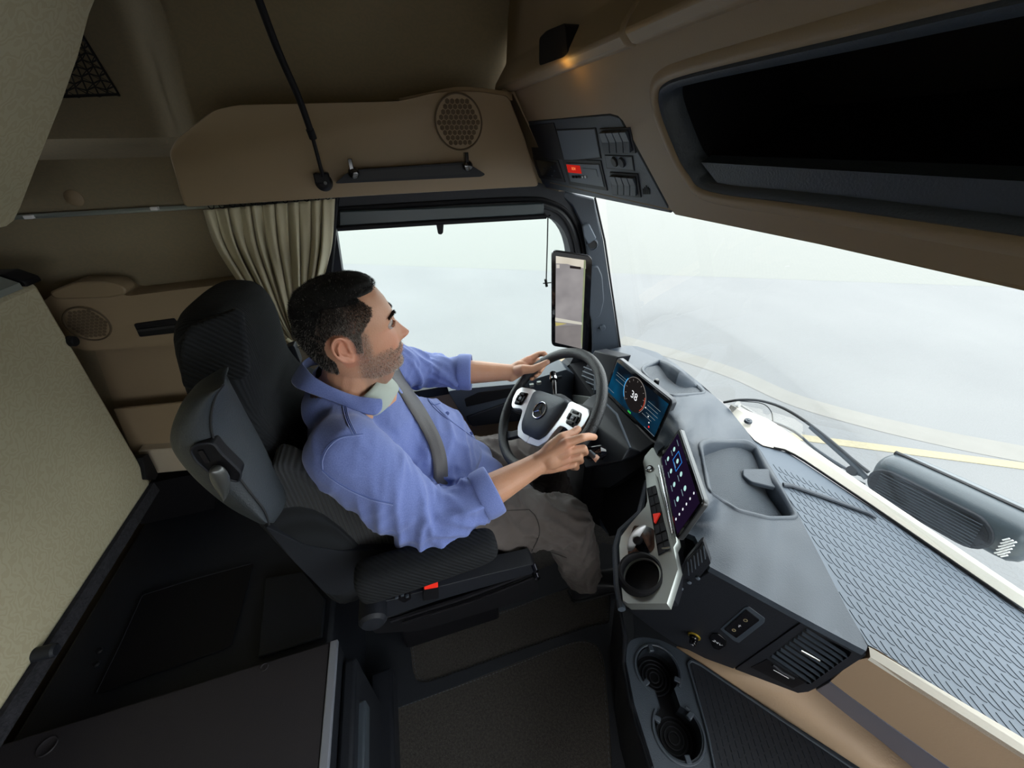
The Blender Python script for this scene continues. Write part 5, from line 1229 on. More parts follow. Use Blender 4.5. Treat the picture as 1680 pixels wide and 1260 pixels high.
def G(x,s): return math.exp(-(x/s)**2)
def head_pt(z,a,off=0):
    f=interp(FRx,z); b=-interp(BKx,z); w=interp(WDy,z)
    c_,s_=math.cos(a),math.sin(a)
    pw=2.25
    x=math.copysign(abs(c_)**(2/pw),c_)*((f if c_>0 else b)+off); y=math.copysign(abs(s_)**(2/pw),s_)*(w+off)
    if c_>0:
        k=min(1,c_*2)
        # nose
        t=max(0,min(1,(.020-z)/.052)); sh=t**1.25 if z>-.032 else max(0,1-((-.032-z)/.015)**2)
        x+=k*.0305*G(y,.0115+.0045*t)*sh + k*.008*G(abs(y)-.013,.006)*G(z+.034,.008)
        x-=k*.012*G(abs(y)-.031,.017)*G(z-.008,.012)
        x+=k*.006*G(abs(y)-.028,.022)*G(z-.028,.008)
        x+=k*.008*G(y,.024)*(G(z+.060,.0055)+1.0*G(z+.071,.0055))-k*.003*G(y,.028)*G(z+.0655,.0025)
        x-=k*.004*G(y,.03)*G(z+.081,.006)
        x+=k*.004*G(y,.02)*G(z+.10,.012)
        x+=k*.005*G(abs(y)-.045,.02)*G(z+.025,.02)
    return Vector((x,y,z))
HC=Vector((-.118,.84,1.152)); HR=Matrix.Rotation(math.radians(9),3,'Z')@Matrix.Rotation(math.radians(-3),3,'Y')
HS=1.0
def hw(p): return HC+HR@(Vector(p)*HS)
NA=128; zs=[.118,.1172,.116,.113,.109]+[.105-.0022*i for i in range(99)]+[-.1145,-.118,-.121,-.1235,-.1252,-.126]
zs=[z for i,z in enumerate(zs) if i<5 or z>=-.126]; zs=sorted(set(zs),reverse=True)
rings=[[hw(head_pt(z,2*PI*k/NA)) for k in range(NA)] for z in zs]
headg=loft_g(rings)
def ear(s):
    g=[]; c=Vector((-.020,s*.0765,-.004)); e1=Vector((-.12,0,.99)).normalized(); e2=Vector((-.93,s*.34,-.10)).normalized(); n_=e1.cross(e2)*-s
    if n_.y*s<0: n_=-n_
    P=lambda a,b,h: hw(c+e2*a+e1*b+n_*h)
    hx=smooth_line([P(.000,.004,.004),P(-.002,.016,.005),P(.004,.027,.007),P(.016,.0325,.009),P(.028,.025,.011),P(.0315,.008,.011),P(.026,-.010,.009),P(.017,-.022,.006),P(.008,-.028,.004)],34)
    g.append(tube_g(hx,[.0036]*34,8))
    g.append(tube_g(smooth_line([P(.010,.020,.004),P(.019,.012,.006),P(.021,.000,.0065),P(.016,-.011,.006),P(.008,-.014,.005)],18),.0030,8))
    g.append(tube_g(smooth_line([P(-.003,.004,.002),P(.000,-.003,.006),P(-.001,-.011,.003)],10),.0034,8))
    g.append(cap_g(P(.004,-.026,.003),P(.010,-.020,.004),.0062,.0058)); g.append(cap_g(P(-.002,-.018,.001),P(.004,-.026,.003),.0045,.005))
    V,F=lathe_g((0,0,0),(0,0,1),[(.0001,-.006),(1,-.006),(1,.0015),(.0001,.0015)],20)
    V=[hw(c+e2*(.014+v.x*.0165)+e1*(.004+v.y*.0275)+n_*v.z) for v in V]
    g.append((V,F+[tuple(range(20))[::-1],tuple(range(60,80))]))
    return g
# ---- hands on the rim
def hand(w,fing,thumb,pr,fr):
    """w wrist; fing: four chains of joints [mcp,pip,dip,tip]; thumb: cmc,mcp,ip,tip"""
    g=[];w=Vector(w)
    for (m,a,b,e),r in zip(fing,fr): g+=chain((m,r*1.15),(a,r),(b,r*.92),(e,r*.80))
    ms=[f[0] for f in fing]; across=(ms[0]-ms[3]).normalized()
    for i,m in enumerate(ms): g+=chain((w+across*(.014-.0095*i),.0180),(w.lerp(m,.55)+across*(.004-.003*i),.0165),(m,fr[i]*1.30))
    g.append(ell_g(w.lerp((ms[1]+ms[2])/2,.5),(.030,.022,.027)))
    g+=chain((w.lerp(thumb[0],.4),.019),(thumb[0],.0165),(thumb[1],.0130),(thumb[2],.0112),(thumb[3],.0090))
    return g,ms,(thumb[3],(thumb[3]-thumb[2]).normalized(),pr)
def J(*l): return [at(x,y,Y=Y) for x,y,Y in l]
wR=at(884,760,Y=.628); wL=at(841,611,Y=1.035)
fR=[J((929,727,.612),(955,718,.606),(966,716,.612),(975,717,.618)),J((932,740,.606),(957,736,.600),(960,742,.628),(950,744,.660)),J((931,753,.607),(950,750,.602),(953,756,.628),(944,757,.658)),J((926,765,.610),(942,762,.606),(946,767,.628),(938,767,.652))]
hR,mR,nR=hand(wR,fR,J((905,734,.628),(922,718,.632),(938,712,.640),(948,704,.648)),(WN-WU*.0).normalized(),(.0103,.0101,.0096,.0086))
fL=[J((867,590,1.055),(884,581,1.062),(892,580,1.050),(897,585,1.035)),J((866,594,1.05),(882,591,1.07),(891,601,1.05),(886,609,1.012)),J((863,600,1.045),(876,600,1.065),(885,611,1.045),(879,617,1.012)),J((861,606,1.035),(870,609,1.052),(877,618,1.035),(872,622,1.010))]
hL,mL,nL=hand(wL,fL,J((858,606,1.005),(873,606,.992),(887,600,.986),(898,594,.984)),Vector((-.3,-.9,.4)).normalized(),(.0100,.0098,.0094,.0084))
eR=Vector((-.03,.585,.765)); eL=Vector((.03,1.11,.865))
shR=Vector((-.165,.655,.965)); shL=Vector((-.13,1.035,.975))
inner=[cap_g((-.17,.84,.95),(-.125,.84,1.09),.078,.064),cap_g((-.16,.79,.99),(-.16,.89,.99),.055,.055),cap_g((-.13,.84,1.055),(-.09,.84,1.050),.052,.044),cap_g((-.15,.84,.70),(-.16,.84,.95),.11,.11),cap_g(shR,shL,.05,.05)]
inner+=chain((shR,.045),(eR,.042),(wR.lerp(eR,.45),.040),(wR.lerp(eR,.12),.029),(wR,.0265))
inner+=chain((shL,.045),(eL,.042),(wL.lerp(eL,.45),.039),(wL.lerp(eL,.12),.029),(wL,.0265))
inner+=chain(((-.1,.75,.6),.07),((.38,.70,.46),.045),((.49,.69,.12),.035))+chain(((-.1,.93,.6),.07),((.38,1.0,.48),.045),((.53,1.07,.12),.035))
V,F,Nn=remesh([headg]+ear(1)+ear(-1)+hR+hL+inner,.0026,3,.4)
def skinm():
    m=bpy.data.materials.new('skin'); m.use_nodes=True; nt=m.node_tree; b=nt.nodes['Principled BSDF']; b.inputs['Roughness'].default_value=.5
    b.inputs['Subsurface Weight'].default_value=.12; b.inputs['Subsurface Radius'].default_value=(.012,.005,.003); b.inputs['Subsurface Scale'].default_value=.6
    at_=nt.nodes.new('ShaderNodeAttribute'); at_.attribute_name='tone'; nt.links.new(at_.outputs['Color'],b.inputs['Base Color'])
    tc=nt.nodes.new('ShaderNodeTexCoord'); t=nt.nodes.new('ShaderNodeTexNoise'); t.inputs['Scale'].default_value=320; t.inputs['Detail'].default_value=4
    bp=nt.nodes.new('ShaderNodeBump'); bp.inputs['Strength'].default_value=.35; bp.inputs['Distance'].default_value=.0015
    nt.links.new(tc.outputs['Object'],t.inputs[0]); nt.links.new(t.outputs[0],bp.inputs['Height']); nt.links.new(bp.outputs[0],b.inputs['Normal']); return m
skin=skinm()
person=thing('person','man in a blue shirt and brown-grey cargo trousers driving, both hands on the wheel','person',(-.1,.84,.5))
body=mk('body',V,F,skin,parent=person,sharp=180)
def tocol(o,fn):
    me=o.data; ca=me.color_attributes.new('tone','FLOAT_COLOR','POINT'); w=WLOC[o.name]
    arr=np.empty(len(me.vertices)*4,'f')
    for i,v in enumerate(me.vertices): arr[4*i:4*i+4]=(*fn(v.co+w),1)
    ca.data.foreach_set('color',arr)
HRi=HR.inverted()
base=Vector((.52,.265,.16)); redd=Vector((.56,.19,.12)); lipc=Vector((.42,.16,.13)); stub=Vector((.20,.135,.105)); pale=Vector((.58,.32,.215))
def beardmask(q):
    # q in head coords
    m=sst((-.028-q.z)/.018)*sst((q.x+.02)/.02)
    m*=1-.9*G(q.z+.0655,.0095)*G(q.y,.036)*(1 if q.x>.06 else 0)      # lips free
    ch=sst((.078-abs(q.y)*.0-q.x)/.02) if q.z>-.045 else 1
    if q.z>-.045: m*= max(ch, G(q.y,.03)*sst((-.040-q.z)/.006))
    side=sst((q.x+.012)/.012)*sst((.032-q.x)/.016)*sst((.03-q.z)/.02)   # sideburn
    return max(0,min(1,max(m,side*(1 if q.z>-.04 else 0))))
def hairmask(q):
    a=abs(q.y)
    if q.z>.097: return 1
    if math.hypot((q.x+.034)/.85,q.z+.004)<.034 and a>.05: return 0
    if q.z>.088: return 1 if (q.x<.062+.3*(.03-a)*0 or q.z>.090) else 0
    lim=interp([(.088,.024),(.078,.034),(.064,.046),(.05,.042),(.039,.032),(.019,.012),(-.02,.006),(-.021,-.2)],q.z) if a>.05 or q.z>.04 else -.2
    if q.x<lim and q.z>-.02: return 1 if q.x>-.02 or q.z>.0 else (1 if q.z>-.062 else 0)
    if q.x<-.052: return 1 if q.z>-.062 else 0
    return 0
def tone(p):
    q=HRi@(p-HC)/HS; n_=.5+.5*NZ_.noise(p*60); c=base.lerp(pale,.5*n_)
    if q.length<.22 and q.z>-.14:
        if q.x>.06 and abs(q.y)<.033: c=c.lerp(lipc,.95*(G(q.z+.0655,.009)))
        if q.z<.01: c=c.lerp(redd,.35*G(abs(q.y)-.045,.025)*(q.x>.03))
        if abs(q.y)>.070 and q.x<.012 and abs(q.z)<.05: c=c.lerp(redd,.45)
        c=c.lerp(stub,.62*beardmask(q)); c=c.lerp(Vector((.035,.029,.026)),.92*hairmask(q)*(sst((q.z+.07)/.03) if q.x<-.03 else sst((q.z+.025)/.04))*(1-.62*sst((q.x+.02)/.05)*sst((.085-q.z)/.03)))
        c=c.lerp(redd,.3*(q.x>.1))
    else:
        for m in mR+mL: c=c.lerp(redd,.5*G((p-m).length,.014))
    return c
tocol(body,tone)
bvh=BVHTree.FromPolygons(V,F)
# eyes, brows
for s in(1,-1):
    c=hw((.0755,s*.0315,.008)); e=mk('eye',*ell_g(c,(.012,.012,.012)),mat('eye_white',(.5,.45,.42),.25) if s==1 else bpy.data.materials['eye_white'],parent=body)
    fd=(HR@Vector((1,s*.12,-.03))).normalized()
    mk('iris',*lathe_g(c,fd,[(.0001,.0127),(.0035,.0125),(.0065,.0108)],20),mat('iris_brown',(.05,.025,.012),.15) if s==1 else bpy.data.materials['iris_brown'],parent=e)
    for dz,nm in((.0052,'eyelid'),(-.0052,'eyelid')):
        pts=[hw(Vector((.0885-.006*abs(k/5-.4)*1.2-(.003 if dz<0 else 0),s*(.031+.0155*k/5),.008+dz*(1-.9*(k/5)**2)))) for k in range(-5,6)]
        mk(nm,*tube_g(smooth_line(pts,20),.0027,8),mat('lid_skin',(.40,.20,.125),.55) if (s==1 and dz>0) else bpy.data.materials['lid_skin'],parent=body)
hairm=bpy.data.materials.new('hair'); hairm.use_nodes=True; nt=hairm.node_tree; b_=nt.nodes['Principled BSDF']; b_.inputs['Roughness'].default_value=.65; b_.inputs['Specular IOR Level'].default_value=.2
at_=nt.nodes.new('ShaderNodeAttribute'); at_.attribute_name='tone'; nt.links.new(at_.outputs['Color'],b_.inputs['Base Color'])
# hair shell
rows=[]; NH=96; zh=[z for z in zs if z>-.075]
def hoff(z,x=0): return .0008+.0080*sst((z-.04)/.05)+.0025*sst((x-.01)/.04)*sst((z-.09)/.01)
VV=[];FF=[];ok=[]
for z in zh:
    for k in range(NH):
        a=2*PI*k/NH; p0_=head_pt(z,a); pt=head_pt(z,a,0); nrm=Vector((pt.x,pt.y,max(0,(z-.02))*1.6)).normalized()
        mk_=hairmask(p0_)*(0 if (p0_.z<.080 and p0_.x>-.045) else 1); ok.append(mk_); n_=NZ_.noise(p0_*90)*.0018
        VV.append(hw(pt+nrm*(hoff(z,pt.x)+n_-.006*sst((.10-z)/.03)*sst((pt.x+.08)/.05) if mk_ else -.003)))
for i in range(len(zh)-1):
    for k in range(NH):
        q=(i*NH+k,i*NH+(k+1)%NH,(i+1)*NH+(k+1)%NH,(i+1)*NH+k)
        if sum(ok[j] for j in q)>=2: FF.append(q)
FF.append(tuple(range(NH))[::-1])
hair=mk('hair',VV,FF,hairm,parent=person,sharp=180)
def graymix(q,r):
    gside=sst((.075-q.z)/.06)*(.25+.75*sst((q.x+.06)/.06))*.95+.05
    return r<gside*.7
def hcol(p):
    q=HRi@(p-HC)/HS; g=.010+.05*sst((.04-q.z)/.05)*sst((q.x+.06)/.06)
    return Vector((g,g*.93,g*.88))
tocol(hair,hcol)
# short strands as fine tapered slivers
def strands(cnt,maskf,colf,L,wd,name,parent,offf,flow):
    VV=[];FF=[];cols=[];n=0
    while n<cnt:
        z=random.uniform(-.124,.118); a=random.uniform(0,2*PI)
        if z>.1 and random.random()<.4: pass
        p=head_pt(z,a)
        if p.y>.03 and random.random()<.6: continue
        if random.random()>maskf(p): continue
        e=.003; t1=(head_pt(z,a+.02)-p); t2=(head_pt(z-.002,a)-p); nm=t1.cross(t2).normalized()
        if nm.dot(p)<0: nm=-nm
        if z>.112: nm=Vector((0,0,1))
        d=(nm*.75+flow(p)*.75+Vector([random.gauss(0,.28) for _ in range(3)])).normalized()
        s_=d.cross(Vector([random.gauss(0,1) for _ in range(3)])).normalized()
        b=p+nm*offf(p); l=L*random.uniform(.6,1.2); w=wd*random.uniform(.7,1.2)
        i=len(VV); VV+= [hw(b-s_*w/2),hw(b+s_*w/2),hw(b+d*l)]; FF.append((i,i+1,i+2)); c=colf(p); cols+=[c,c,c]; n+=1
    me=bpy.data.meshes.new(name); w0=WLOC[parent.name]; me.from_pydata([v-w0 for v in VV],[],FF); me.update()
    ca=me.color_attributes.new('tone','FLOAT_COLOR','POINT'); arr=np.ones((len(VV),4),'f'); arr[:,:3]=np.array([tuple(c) for c in cols]); ca.data.foreach_set('color',arr.ravel())
    me.materials.append(hairm); o=bpy.data.objects.new(name,me); C.objects.link(o); o.parent=parent; WLOC[o.name]=w0; return o
def hc(p):
    g=graymix(p,random.random()); b=random.uniform(.006,.02)
    return Vector((.42,.39,.35))*random.uniform(.5,1) if g else Vector((b,b*.9,b*.85))
strands(22000,lambda p:hairmask(p)*(1 if p.z>.06 else .9),hc,.0065,.0006,'hair_strands',hair,lambda p:hoff(p.z)*.75,lambda p:Vector((.25 if p.z>.08 else .1,0,-.5 if p.z<.08 else .1)))
strands(12000,lambda p:hairmask(p)*(1 if (p.z<.088 and p.x>-.06) else 0),hc,.0055,.0006,'side_hair_strands',hair,lambda p:.0005+.003*sst((p.z-.03)/.05),lambda p:Vector((.1,0,-.6)))
def bc(p):
    r=random.random(); k=random.uniform(.5,1)
    return Vector((.62,.58,.52))*k if r<.5+.3*(p.x>.05)*(p.z<-.08) else Vector((.05,.035,.028))*k
bd_=strands(7500,beardmask,bc,.0042,.00045,'beard_stubble',body,lambda p:.0003,lambda p:Vector((0,0,-.6)))
def browmask(p): return 1 if (p.x>.06 and .014<abs(p.y)<.052 and abs(p.z-(.0275+.004*math.sin((abs(p.y)-.014)/.038*PI)))<.0028) else 0
strands(1100,browmask,lambda p:Vector((.012,.009,.008)),.006,.0008,'eyebrows',body,lambda p:.0002,lambda p:Vector((0,1.2*math.copysign(1,p.y),.1)))
# nails
for (p,d,n_),nm in((nR,'thumbnail'),(nL,'thumbnail')):
    h=bvh.find_nearest(p+n_*.012+d*.002)[0]
    mk(nm,*ell_g(h,(.0052,.0052,.0012),Matrix((d,n_.cross(d),n_)).transposed(),14),mat('nail',(.62,.36,.28),.3) if n_ is nR[2] else bpy.data.materials['nail'],parent=body)

# ---- shirt
shirtm=bpy.data.materials.new('blue_shirt'); shirtm.use_nodes=True; nt=shirtm.node_tree; b_=nt.nodes['Principled BSDF']; b_.inputs['Roughness'].default_value=.85; b_.inputs['Sheen Weight'].default_value=.25; b_.inputs['Specular IOR Level'].default_value=.2
tc=nt.nodes.new('ShaderNodeTexCoord'); t_=nt.nodes.new('ShaderNodeTexNoise'); t_.inputs['Scale'].default_value=500; t_.inputs['Detail'].default_value=2
r_=nt.nodes.new('ShaderNodeValToRGB'); r_.color_ramp.elements[0].position=.3; r_.color_ramp.elements[0].color=(.125,.165,.40,1); r_.color_ramp.elements[1].position=.7; r_.color_ramp.elements[1].color=(.17,.22,.49,1)
bp_n=nt.nodes.new('ShaderNodeBump'); bp_n.inputs['Strength'].default_value=.3; bp_n.inputs['Distance'].default_value=.001
nt.links.new(tc.outputs['Object'],t_.inputs[0]); nt.links.new(t_.outputs[0],r_.inputs[0]); nt.links.new(r_.outputs[0],b_.inputs['Base Color']); nt.links.new(t_.outputs[0],bp_n.inputs['Height']); nt.links.new(bp_n.outputs[0],b_.inputs['Normal'])
cuffR=eR.lerp(wR,.55); cuffL=eL.lerp(wL,.50)
sh=[ell_g((-.145,.845,.875),(.135,.195,.135)),ell_g((-.05,.845,.74),(.185,.205,.17)),ell_g((-.08,.845,.62),(.19,.215,.12)),ell_g((-.175,.845,.83),(.125,.215,.175)),
    cap_g(shR+Vector((0,.02,-.005)),(-.185,.775,.975),.076,.055),cap_g(shL+Vector((0,-.02,-.005)),(-.180,.90,.975),.076,.055),cap_g((-.205,.77,1.0),(-.205,.91,1.0),.05,.05),cap_g((-.15,.72,.90),(-.09,.80,.86),.085,.09),cap_g((-.13,.97,.90),(-.09,.90,.86),.085,.09)]
sh+=chain((shR,.082),(shR.lerp(eR,.5),.078),(eR,.068),(cuffR,.054))
sh+=chain((shL,.078),(shL.lerp(eL,.5),.070),(eL,.058),(cuffL,.052))
V,F,Nn=remesh(sh,.0055,9,.6)
def arm_param(p,chain_):
    best=None;acc=0
    for (a,b) in zip(chain_,chain_[1:]):
        L=(b-a).length; t=max(0,min(1,(p-a).dot(b-a)/L**2)); q=a.lerp(b,t); d=(p-q).length
        if best is None or d<best[0]: best=(d,acc+t*L,q,(b-a)/L)
        acc+=L
    return best
def ridge(n): return (1-abs(n))**4
def smv(V,F,it):
    A=np.array([tuple(p) for p in V]); E=np.array([(a,b) for f in F for a,b in zip(f,f[1:]+f[:1])]); E=np.vstack([E,E[:,::-1]])
    cnt=np.bincount(E[:,0],minlength=len(A))[:,None]
    for _ in range(it):
        S=np.stack([np.bincount(E[:,0],A[E[:,1],k],len(A)) for k in range(3)],1)/cnt; A=A*.5+S*.5
    return [Vector(a) for a in A]
def shirt_disp(p,n):
    d=0
    for ch,tot in(([shR,eR,cuffR],1),([shL,eL,cuffL],1)):
        dist,s,q,ax=arm_param(p,ch)
        if dist<.105 and s>.03:
            r=(p-q); u,v,_=frame(ax); ang=math.atan2(r.dot(v),r.dot(u))
            w=sst((s-.03)/.08)
            nn=NZ_.noise(Vector((s*21+1.8*math.sin(ang+.6),math.cos(ang)*.55,math.sin(ang)*.55+7*(ch[0].y<.8))))
            n2=NZ_.noise(Vector((s*36-2.5*math.sin(ang-1),math.cos(ang)*.8,math.sin(ang)*.8+3)))
            el=1+.9*G(s-.22,.06)+.5*G(s-.34,.05)
            d=max(d,0)+w*el*(.0115*ridge(nn*1.5)+.005*ridge(n2*1.5)-.0055)*(1-.5*sst((-r.z-.035)/.03))
            return d
    q=Vector((p.x*9+p.z*7,p.y*5,p.z*10-p.x*8)); nn=NZ_.noise(q)
    d=.011*ridge(nn*1.6)+.005*ridge(NZ_.noise(q*2.3)*1.6)-.005
    return d*(.5+.9*sst((.95-p.z)/.25))
V=smv([p+n*shirt_disp(p,n) for p,n in zip(V,Nn)],F,3)
NK=Vector((-.160,.84,1.030)); nax=Vector((.57,0,.82)).normalized()
def keep(p):
    # neck opening
    r=p-NK; h=r.dot(nax); rad=(r-nax*h).length
    if h>-.028 and rad<.094: return False
    fx=(r-nax*h).dot(Vector((.82,0,-.57))); fy=r.y
    if fx>0 and h>-.062 and (fx/.112)**2+(fy/.060)**2<1: return False
    # sleeve ends
    if (p-cuffR).dot((wR-eR).normalized())>.004 and (p-cuffR).length<.12 and p.y<.70 and p.x>.05: return False
    if (p-cuffL).dot((wL-eL).normalized())>.004 and (p-cuffL).length<.12 and p.y>.98 and p.x>.05: return False
    if p.z<.555: return False
    return True
kp=[keep(p) for p in V]; F2=[f for f in F if all(kp[i] for i in f)]
used_=sorted({i for f in F2 for i in f}); mp2={j:i for i,j in enumerate(used_)}
shirt=mk('shirt',[V[i] for i in used_],[tuple(mp2[i] for i in f) for f in F2],shirtm,parent=person,sharp=180)
sbv=BVHTree.FromPolygons(V,F)
def hit(px,py,bv=None,off=.002):
    r=ray(px,py).normalized(); h=(bv or sbv).ray_cast(CAM,r)
    if h[0] is None: return None
    return h[0]-r*0+h[1]*(off if h[1].dot(r)<0 else -off)
def seam(pxl,name,parent,m,r=.0009,off=.0006,n=30,bv=None):
    P=smooth_line([Vector((a,b,0)) for a,b in pxl],n); pts=[hit(p.x,p.y,bv,off) for p in P]; pts=[p for p in pts if p is not None]
    seg=[[]]
    for p in pts:
        if seg[-1] and (p-seg[-1][-1]).length>.04: seg.append([])
        seg[-1].append(p)
    seg=sorted(seg,key=len)[-1:]; g=[tube_g(s,r,5) for s in seg if len(s)>1]
    if g: return mk(name,*join(*g),m,parent=parent)
thread=mat('light_thread',(.24,.30,.58),.8)
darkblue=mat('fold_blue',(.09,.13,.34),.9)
seam([(562,666),(568,690),(580,714)],'yoke_seam',shirt,thread)
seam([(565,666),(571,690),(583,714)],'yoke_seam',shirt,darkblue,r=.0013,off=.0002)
seam([(567,661),(573,688),(585,712)],'yoke_seam',shirt,thread)
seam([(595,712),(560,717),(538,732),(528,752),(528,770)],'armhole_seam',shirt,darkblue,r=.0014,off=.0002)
seam([(595,714),(560,719),(540,734),(530,754),(530,770)],'armhole_seam',shirt,thread)
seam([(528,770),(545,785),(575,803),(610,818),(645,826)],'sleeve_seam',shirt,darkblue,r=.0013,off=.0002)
seam([(529,773),(546,788),(576,806),(611,821),(645,829)],'sleeve_seam',shirt,thread)
seam([(672,600),(700,650),(740,690),(775,716),(806,738)],'placket_seam',shirt,thread)
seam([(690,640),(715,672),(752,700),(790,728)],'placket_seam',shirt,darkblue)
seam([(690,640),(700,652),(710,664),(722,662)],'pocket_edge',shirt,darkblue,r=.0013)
for x,y in((689,634),(733,679),(772,712)):
    p=hit(x,y,off=.002)
    if p: mk('shirt_button',*lathe_g(p,(CAM-p),[(.0001,.0015),(.004,.0015),(.0055,.001),(.0055,-.001)],14),MATS['fold_blue'],parent=shirt)
# collar: a band standing around the neck with points
rot=Vector((0,0,1)).rotation_difference(nax)
tp_=J((496,596,.84),(503,606,.81),(514,618,.785),(541,634,.765),(577,648,.757),(605,653,.748),(626,655,.755))
lf_=J((478,622,.84),(482,634,.80),(500,643,.765),(556,664,.735),(590,677,.720),(616,682,.722),(627,672,.735))
def mir(p): return Vector((p.x,1.68-p.y,p.z))
tp_=smooth_line([mir(p) for p in tp_[:0:-1]]+tp_,60); lf_=smooth_line([mir(p) for p in lf_[:0:-1]]+lf_,60)
cr_=[]
for a_,b_ in zip(tp_,lf_):
    ce_=Vector((-.155,.84,a_.z)); inn=(ce_-a_).normalized()
    cr_.append([a_+inn*.004-nax*.035,a_+inn*.003,a_,a_+(b_-a_)*.15+nax*.003,a_.lerp(b_,.5)+nax*.005,b_])
collar=mk('collar',*loft_g(cr_,closed=False),shirtm,parent=shirt,sub=1,solid=.0022,sharp=180)
# undershirt ring
tt_=J((560,662,.775),(586,654,.760),(601,646,.762),(613,634,.776),(621,623,.81),(625,617,.84))
tb_=J((566,684,.755),(592,680,.740),(618,676,.745),(638,663,.772),(650,646,.812),(654,637,.84))
tt_=smooth_line(tt_+[mir(p) for p in tt_[-2::-1]],50); tb_=smooth_line(tb_+[mir(p) for p in tb_[-2::-1]],50)
mk('undershirt',*loft_g([[a_-nax*.004+(Vector((-.13,.84,a_.z))-a_).normalized()*.003,a_,a_.lerp(b_,.2),a_.lerp(b_,.5),b_,b_-nax*.03] for a_,b_ in zip(tt_,tb_)],closed=False),mat('grey_green_tee',(.36,.40,.36),.9,bump=.2,bscale=500),parent=person,solid=.002,sharp=180)
# rolled cuffs
for e_,w_,cf in((eR,wR,cuffR),(eL,wL,cuffL)):
    d=(w_-e_).normalized(); u,v,_=frame(d); rows=[]
    for h,r in((-.036,.0565),(-.030,.0605),(-.004,.0605),(.006,.0595),(.009,.0565),(.006,.053),(-.02,.050)):
        ring=[]
        for k in range(40):
            a=2*PI*k/40; rr_=r*(1+.035*NZ_.noise(Vector((math.cos(a)*1.5,math.sin(a)*1.5,h*30+e_.y*5))))-.0012*math.cos(a*3+e_.y*9)
            ring.append(cf+d*h+(u*math.cos(a)+v*math.sin(a))*rr_)
        rows.append(ring)
    mk('cuff',*loft_g(rows,cap=False),shirtm,parent=shirt,sub=1,sharp=180)
# loose shirt hem over the lap
hm=[];
for i in range(25):
    t=i/24; y=.70+.26*t; x0=.115+.045*math.sin(PI*t); fl_w=.012*math.sin(t*17)
    hm.append([Vector((x0-.05,y,.735)),Vector((x0,y,.70+fl_w*.3)),Vector((x0+.035,y,.665+fl_w)),Vector((x0+.045+fl_w,y,.635+fl_w*.5)),Vector((x0+.035,y,.615))])
mk('shirt_hem',*loft_g(hm,closed=False),shirtm,parent=shirt,sub=1,solid=.002,sharp=180)

# ---- trousers
trm=mat('trouser_cloth',(.105,.088,.082),.8,bump=.3,bscale=600,sheen=.1)
kR=Vector((.375,.70,.475)); aR_=Vector((.470,.695,.115)); kL=Vector((.385,1.0,.49)); aL_=Vector((.53,1.07,.13))
hpR=Vector((-.08,.745,.60)); hpL=Vector((-.08,.935,.60))
tg_=[ell_g((-.10,.84,.60),(.16,.20,.10)),cap_g((-.1,.76,.60),(-.1,.92,.60),.11,.11)]
tg_+=chain((hpR,.105),(hpR.lerp(kR,.5),.097),(kR,.080),(kR.lerp(aR_,.35),.076),(aR_,.064))
tg_+=chain((hpL,.105),(hpL.lerp(kL,.5),.095),(kL,.078),(kL.lerp(aL_,.35),.074),(aL_,.062))
V,F,Nn=remesh(tg_,.007,9,.6)
def tr_disp(p):
    d=0
    for ch in([hpR,kR,aR_],[hpL,kL,aL_]):
        dist,s,q,ax=arm_param(p,ch)
        if dist<.13:
            r=p-q; u,v,_=frame(ax); a=math.atan2(r.dot(v),r.dot(u))
            nn=NZ_.noise(Vector((s*12+1.5*math.sin(a),math.cos(a)*1.0,math.sin(a)+9*(ch[0].y>.85)))); n2=NZ_.noise(Vector((s*26-2*math.sin(a),math.cos(a)*1.6,math.sin(a)*1.6+5)))
            return .015*ridge(nn*1.5)+.006*ridge(n2*1.5)-.006
    return 0
V=smv([p+n*tr_disp(p) for p,n in zip(V,Nn)],F,1)
def keep2(p): return not ((p-aR_).dot((aR_-kR).normalized())>.0 and p.z<.2 and p.y<.85) and not((p-aL_).dot((aL_-kL).normalized())>0 and p.z<.2 and p.y>.85)
kp=[keep2(p) for p in V]; F2=[f for f in F if all(kp[i] for i in f)]
used_=sorted({i for f in F2 for i in f}); mp2={j:i for i,j in enumerate(used_)}
trou=mk('trousers',[V[i] for i in used_],[tuple(mp2[i] for i in f) for f in F2],trm,parent=person,sharp=180)
tbv=BVHTree.FromPolygons(V,F)
thr=mat('trouser_thread',(.035,.03,.028),.8)
seam([(800,845),(830,838),(868,836)],'pocket_seam',trou,thr,r=.0012,bv=tbv)
seam([(868,836),(880,850),(885,875),(872,905)],'pocket_seam',trou,thr,r=.0015,bv=tbv)
seam([(872,905),(900,905),(930,915)],'leg_seam',trou,thr,r=.0012,bv=tbv)
seam([(752,690),(780,683),(806,680)],'pocket_seam',trou,thr,r=.0012,bv=tbv)
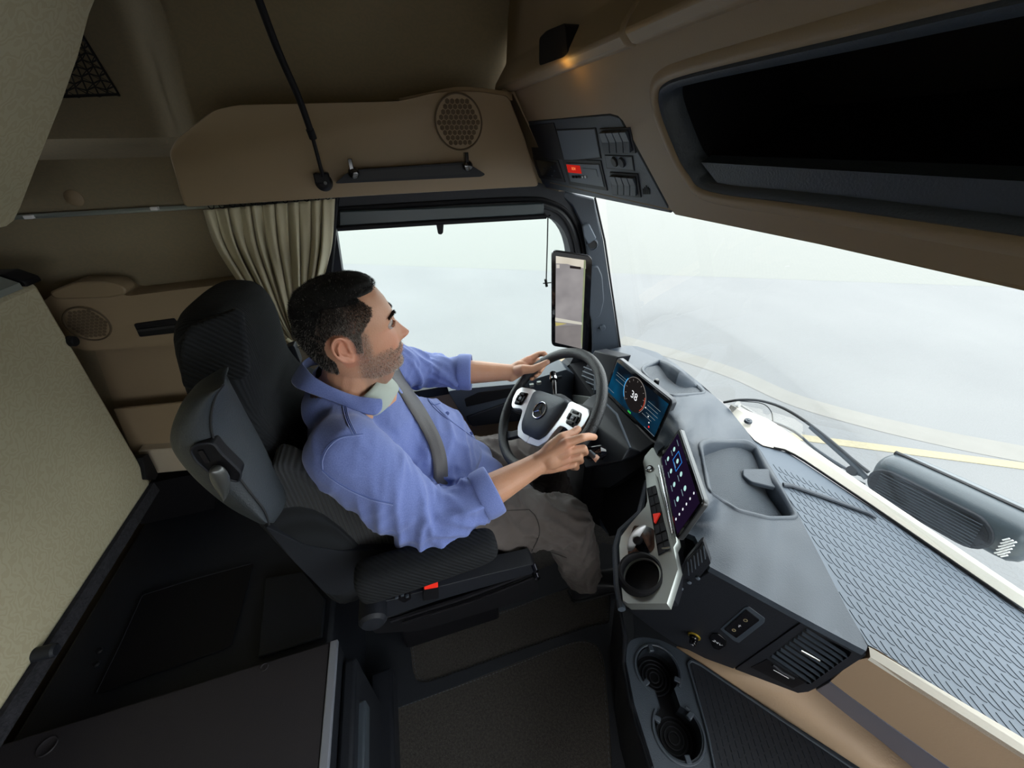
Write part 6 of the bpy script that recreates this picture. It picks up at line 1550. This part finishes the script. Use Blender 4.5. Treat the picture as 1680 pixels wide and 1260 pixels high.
# ---- shoes
shm=mat('black_shoe_leather',(.012,.012,.014),.35)
def shoe(an,toe,s):
    an=Vector(an); toe=Vector(toe); d=(toe-an); d.z=0; L=d.length; d.normalize(); q=Vector((-d.y,d.x,0)); rows=[]
    for t,w,h,z0 in((-.07,.018,.05,.02),(-.06,.030,.075,.0),(-.02,.036,.095,0),(.03,.037,.10,0),(.07,.038,.075,0),(.12,.043,.055,0),(.16,.044,.045,0),(.19,.036,.036,.002),(.205,.020,.025,.006)):
        c=an+d*t; z=toe.z+z0; ring=[]
        for k in range(20):
            a=2*PI*k/20; ring.append(Vector((c.x,c.y,0))+q*math.copysign(abs(math.cos(a))**.8,math.cos(a))*w+Vector((0,0,z+(h*(.5+.5*math.copysign(abs(math.sin(a))**.7,math.sin(a)))))))
        rows.append(ring)
    s_=mk('shoe',*loft_g(rows),shm,parent=person,sub=1,sharp=180)
    mk('sole',*loft_g([[Vector((p.x,p.y,toe.z+zz)) for p in [r[0] for r in rows]+[r[10] for r in rows][::-1]] for zz in (0.001,.014)]),rubber,parent=s_)
shoe(aR_+Vector((.02,0,-.1)),(.66,.69,0.004),1)
shoe(aL_+Vector((.02,0,-.1)),(.72,1.09,0.004),1)
# ---- seat belt
bm_=mat('belt_webbing',(.085,.08,.085),.6,bump=.5,bscale=700)
cl=[(632,590),(650,622),(672,655),(694,690),(711,722),(719,748),(722,776)]
P=smooth_line([Vector((a,b,0)) for a,b in cl],40); row=[]
for i,p in enumerate(P):
    d=(P[min(i+1,39)]-P[max(i-1,0)]).normalized(); q=Vector((-d.y,d.x,0)); r=[]
    for k in(-11.5,-4,4,11.5):
        h=hit(p.x+q.x*k,p.y+q.y*k,off=.005)
        r.append(h)
    if all(x is not None for x in r): row.append(r)
for it in range(10):
    for i in range(1,len(row)-1): row[i]=[(row[i-1][k]+row[i][k]*2+row[i+1][k])/4 for k in range(4)]
if len(row)>3:
    st_=[(a-b) for a,b in zip(row[-1],row[-3])]; tgt=Vector((-.02,.66,.60))
    ce=sum(row[-1],Vector())/4; wd_=[a-ce for a in row[-1]]
    for k in range(1,8):
        t=k/7; c_=ce+(sum(st_,Vector())/4)*4*t*(1-t)*1.5+(tgt-ce)*t*t; row.append([c_+w for w in wd_])
    belt=mk('seat_belt',*loft_g(row,closed=False),bm_,solid=.0016,sharp=180,label='grey seat belt crossing the blue shirt of the driver',cat='seat belt')
    a=[Vector((-.28,1.04,1.045)),Vector((-.20,1.035,1.075)),Vector((-.10,1.01,1.06))]
    e_=row[0]; ec=sum(e_,Vector())/4
    pts=smooth_line(a+[ec],20); ww=(e_[3]-e_[0])/2
    mk('shoulder_webbing',*loft_g([[p-ww,p+ww] for p in pts],closed=False),bm_,parent=belt,solid=.0016,sharp=180)
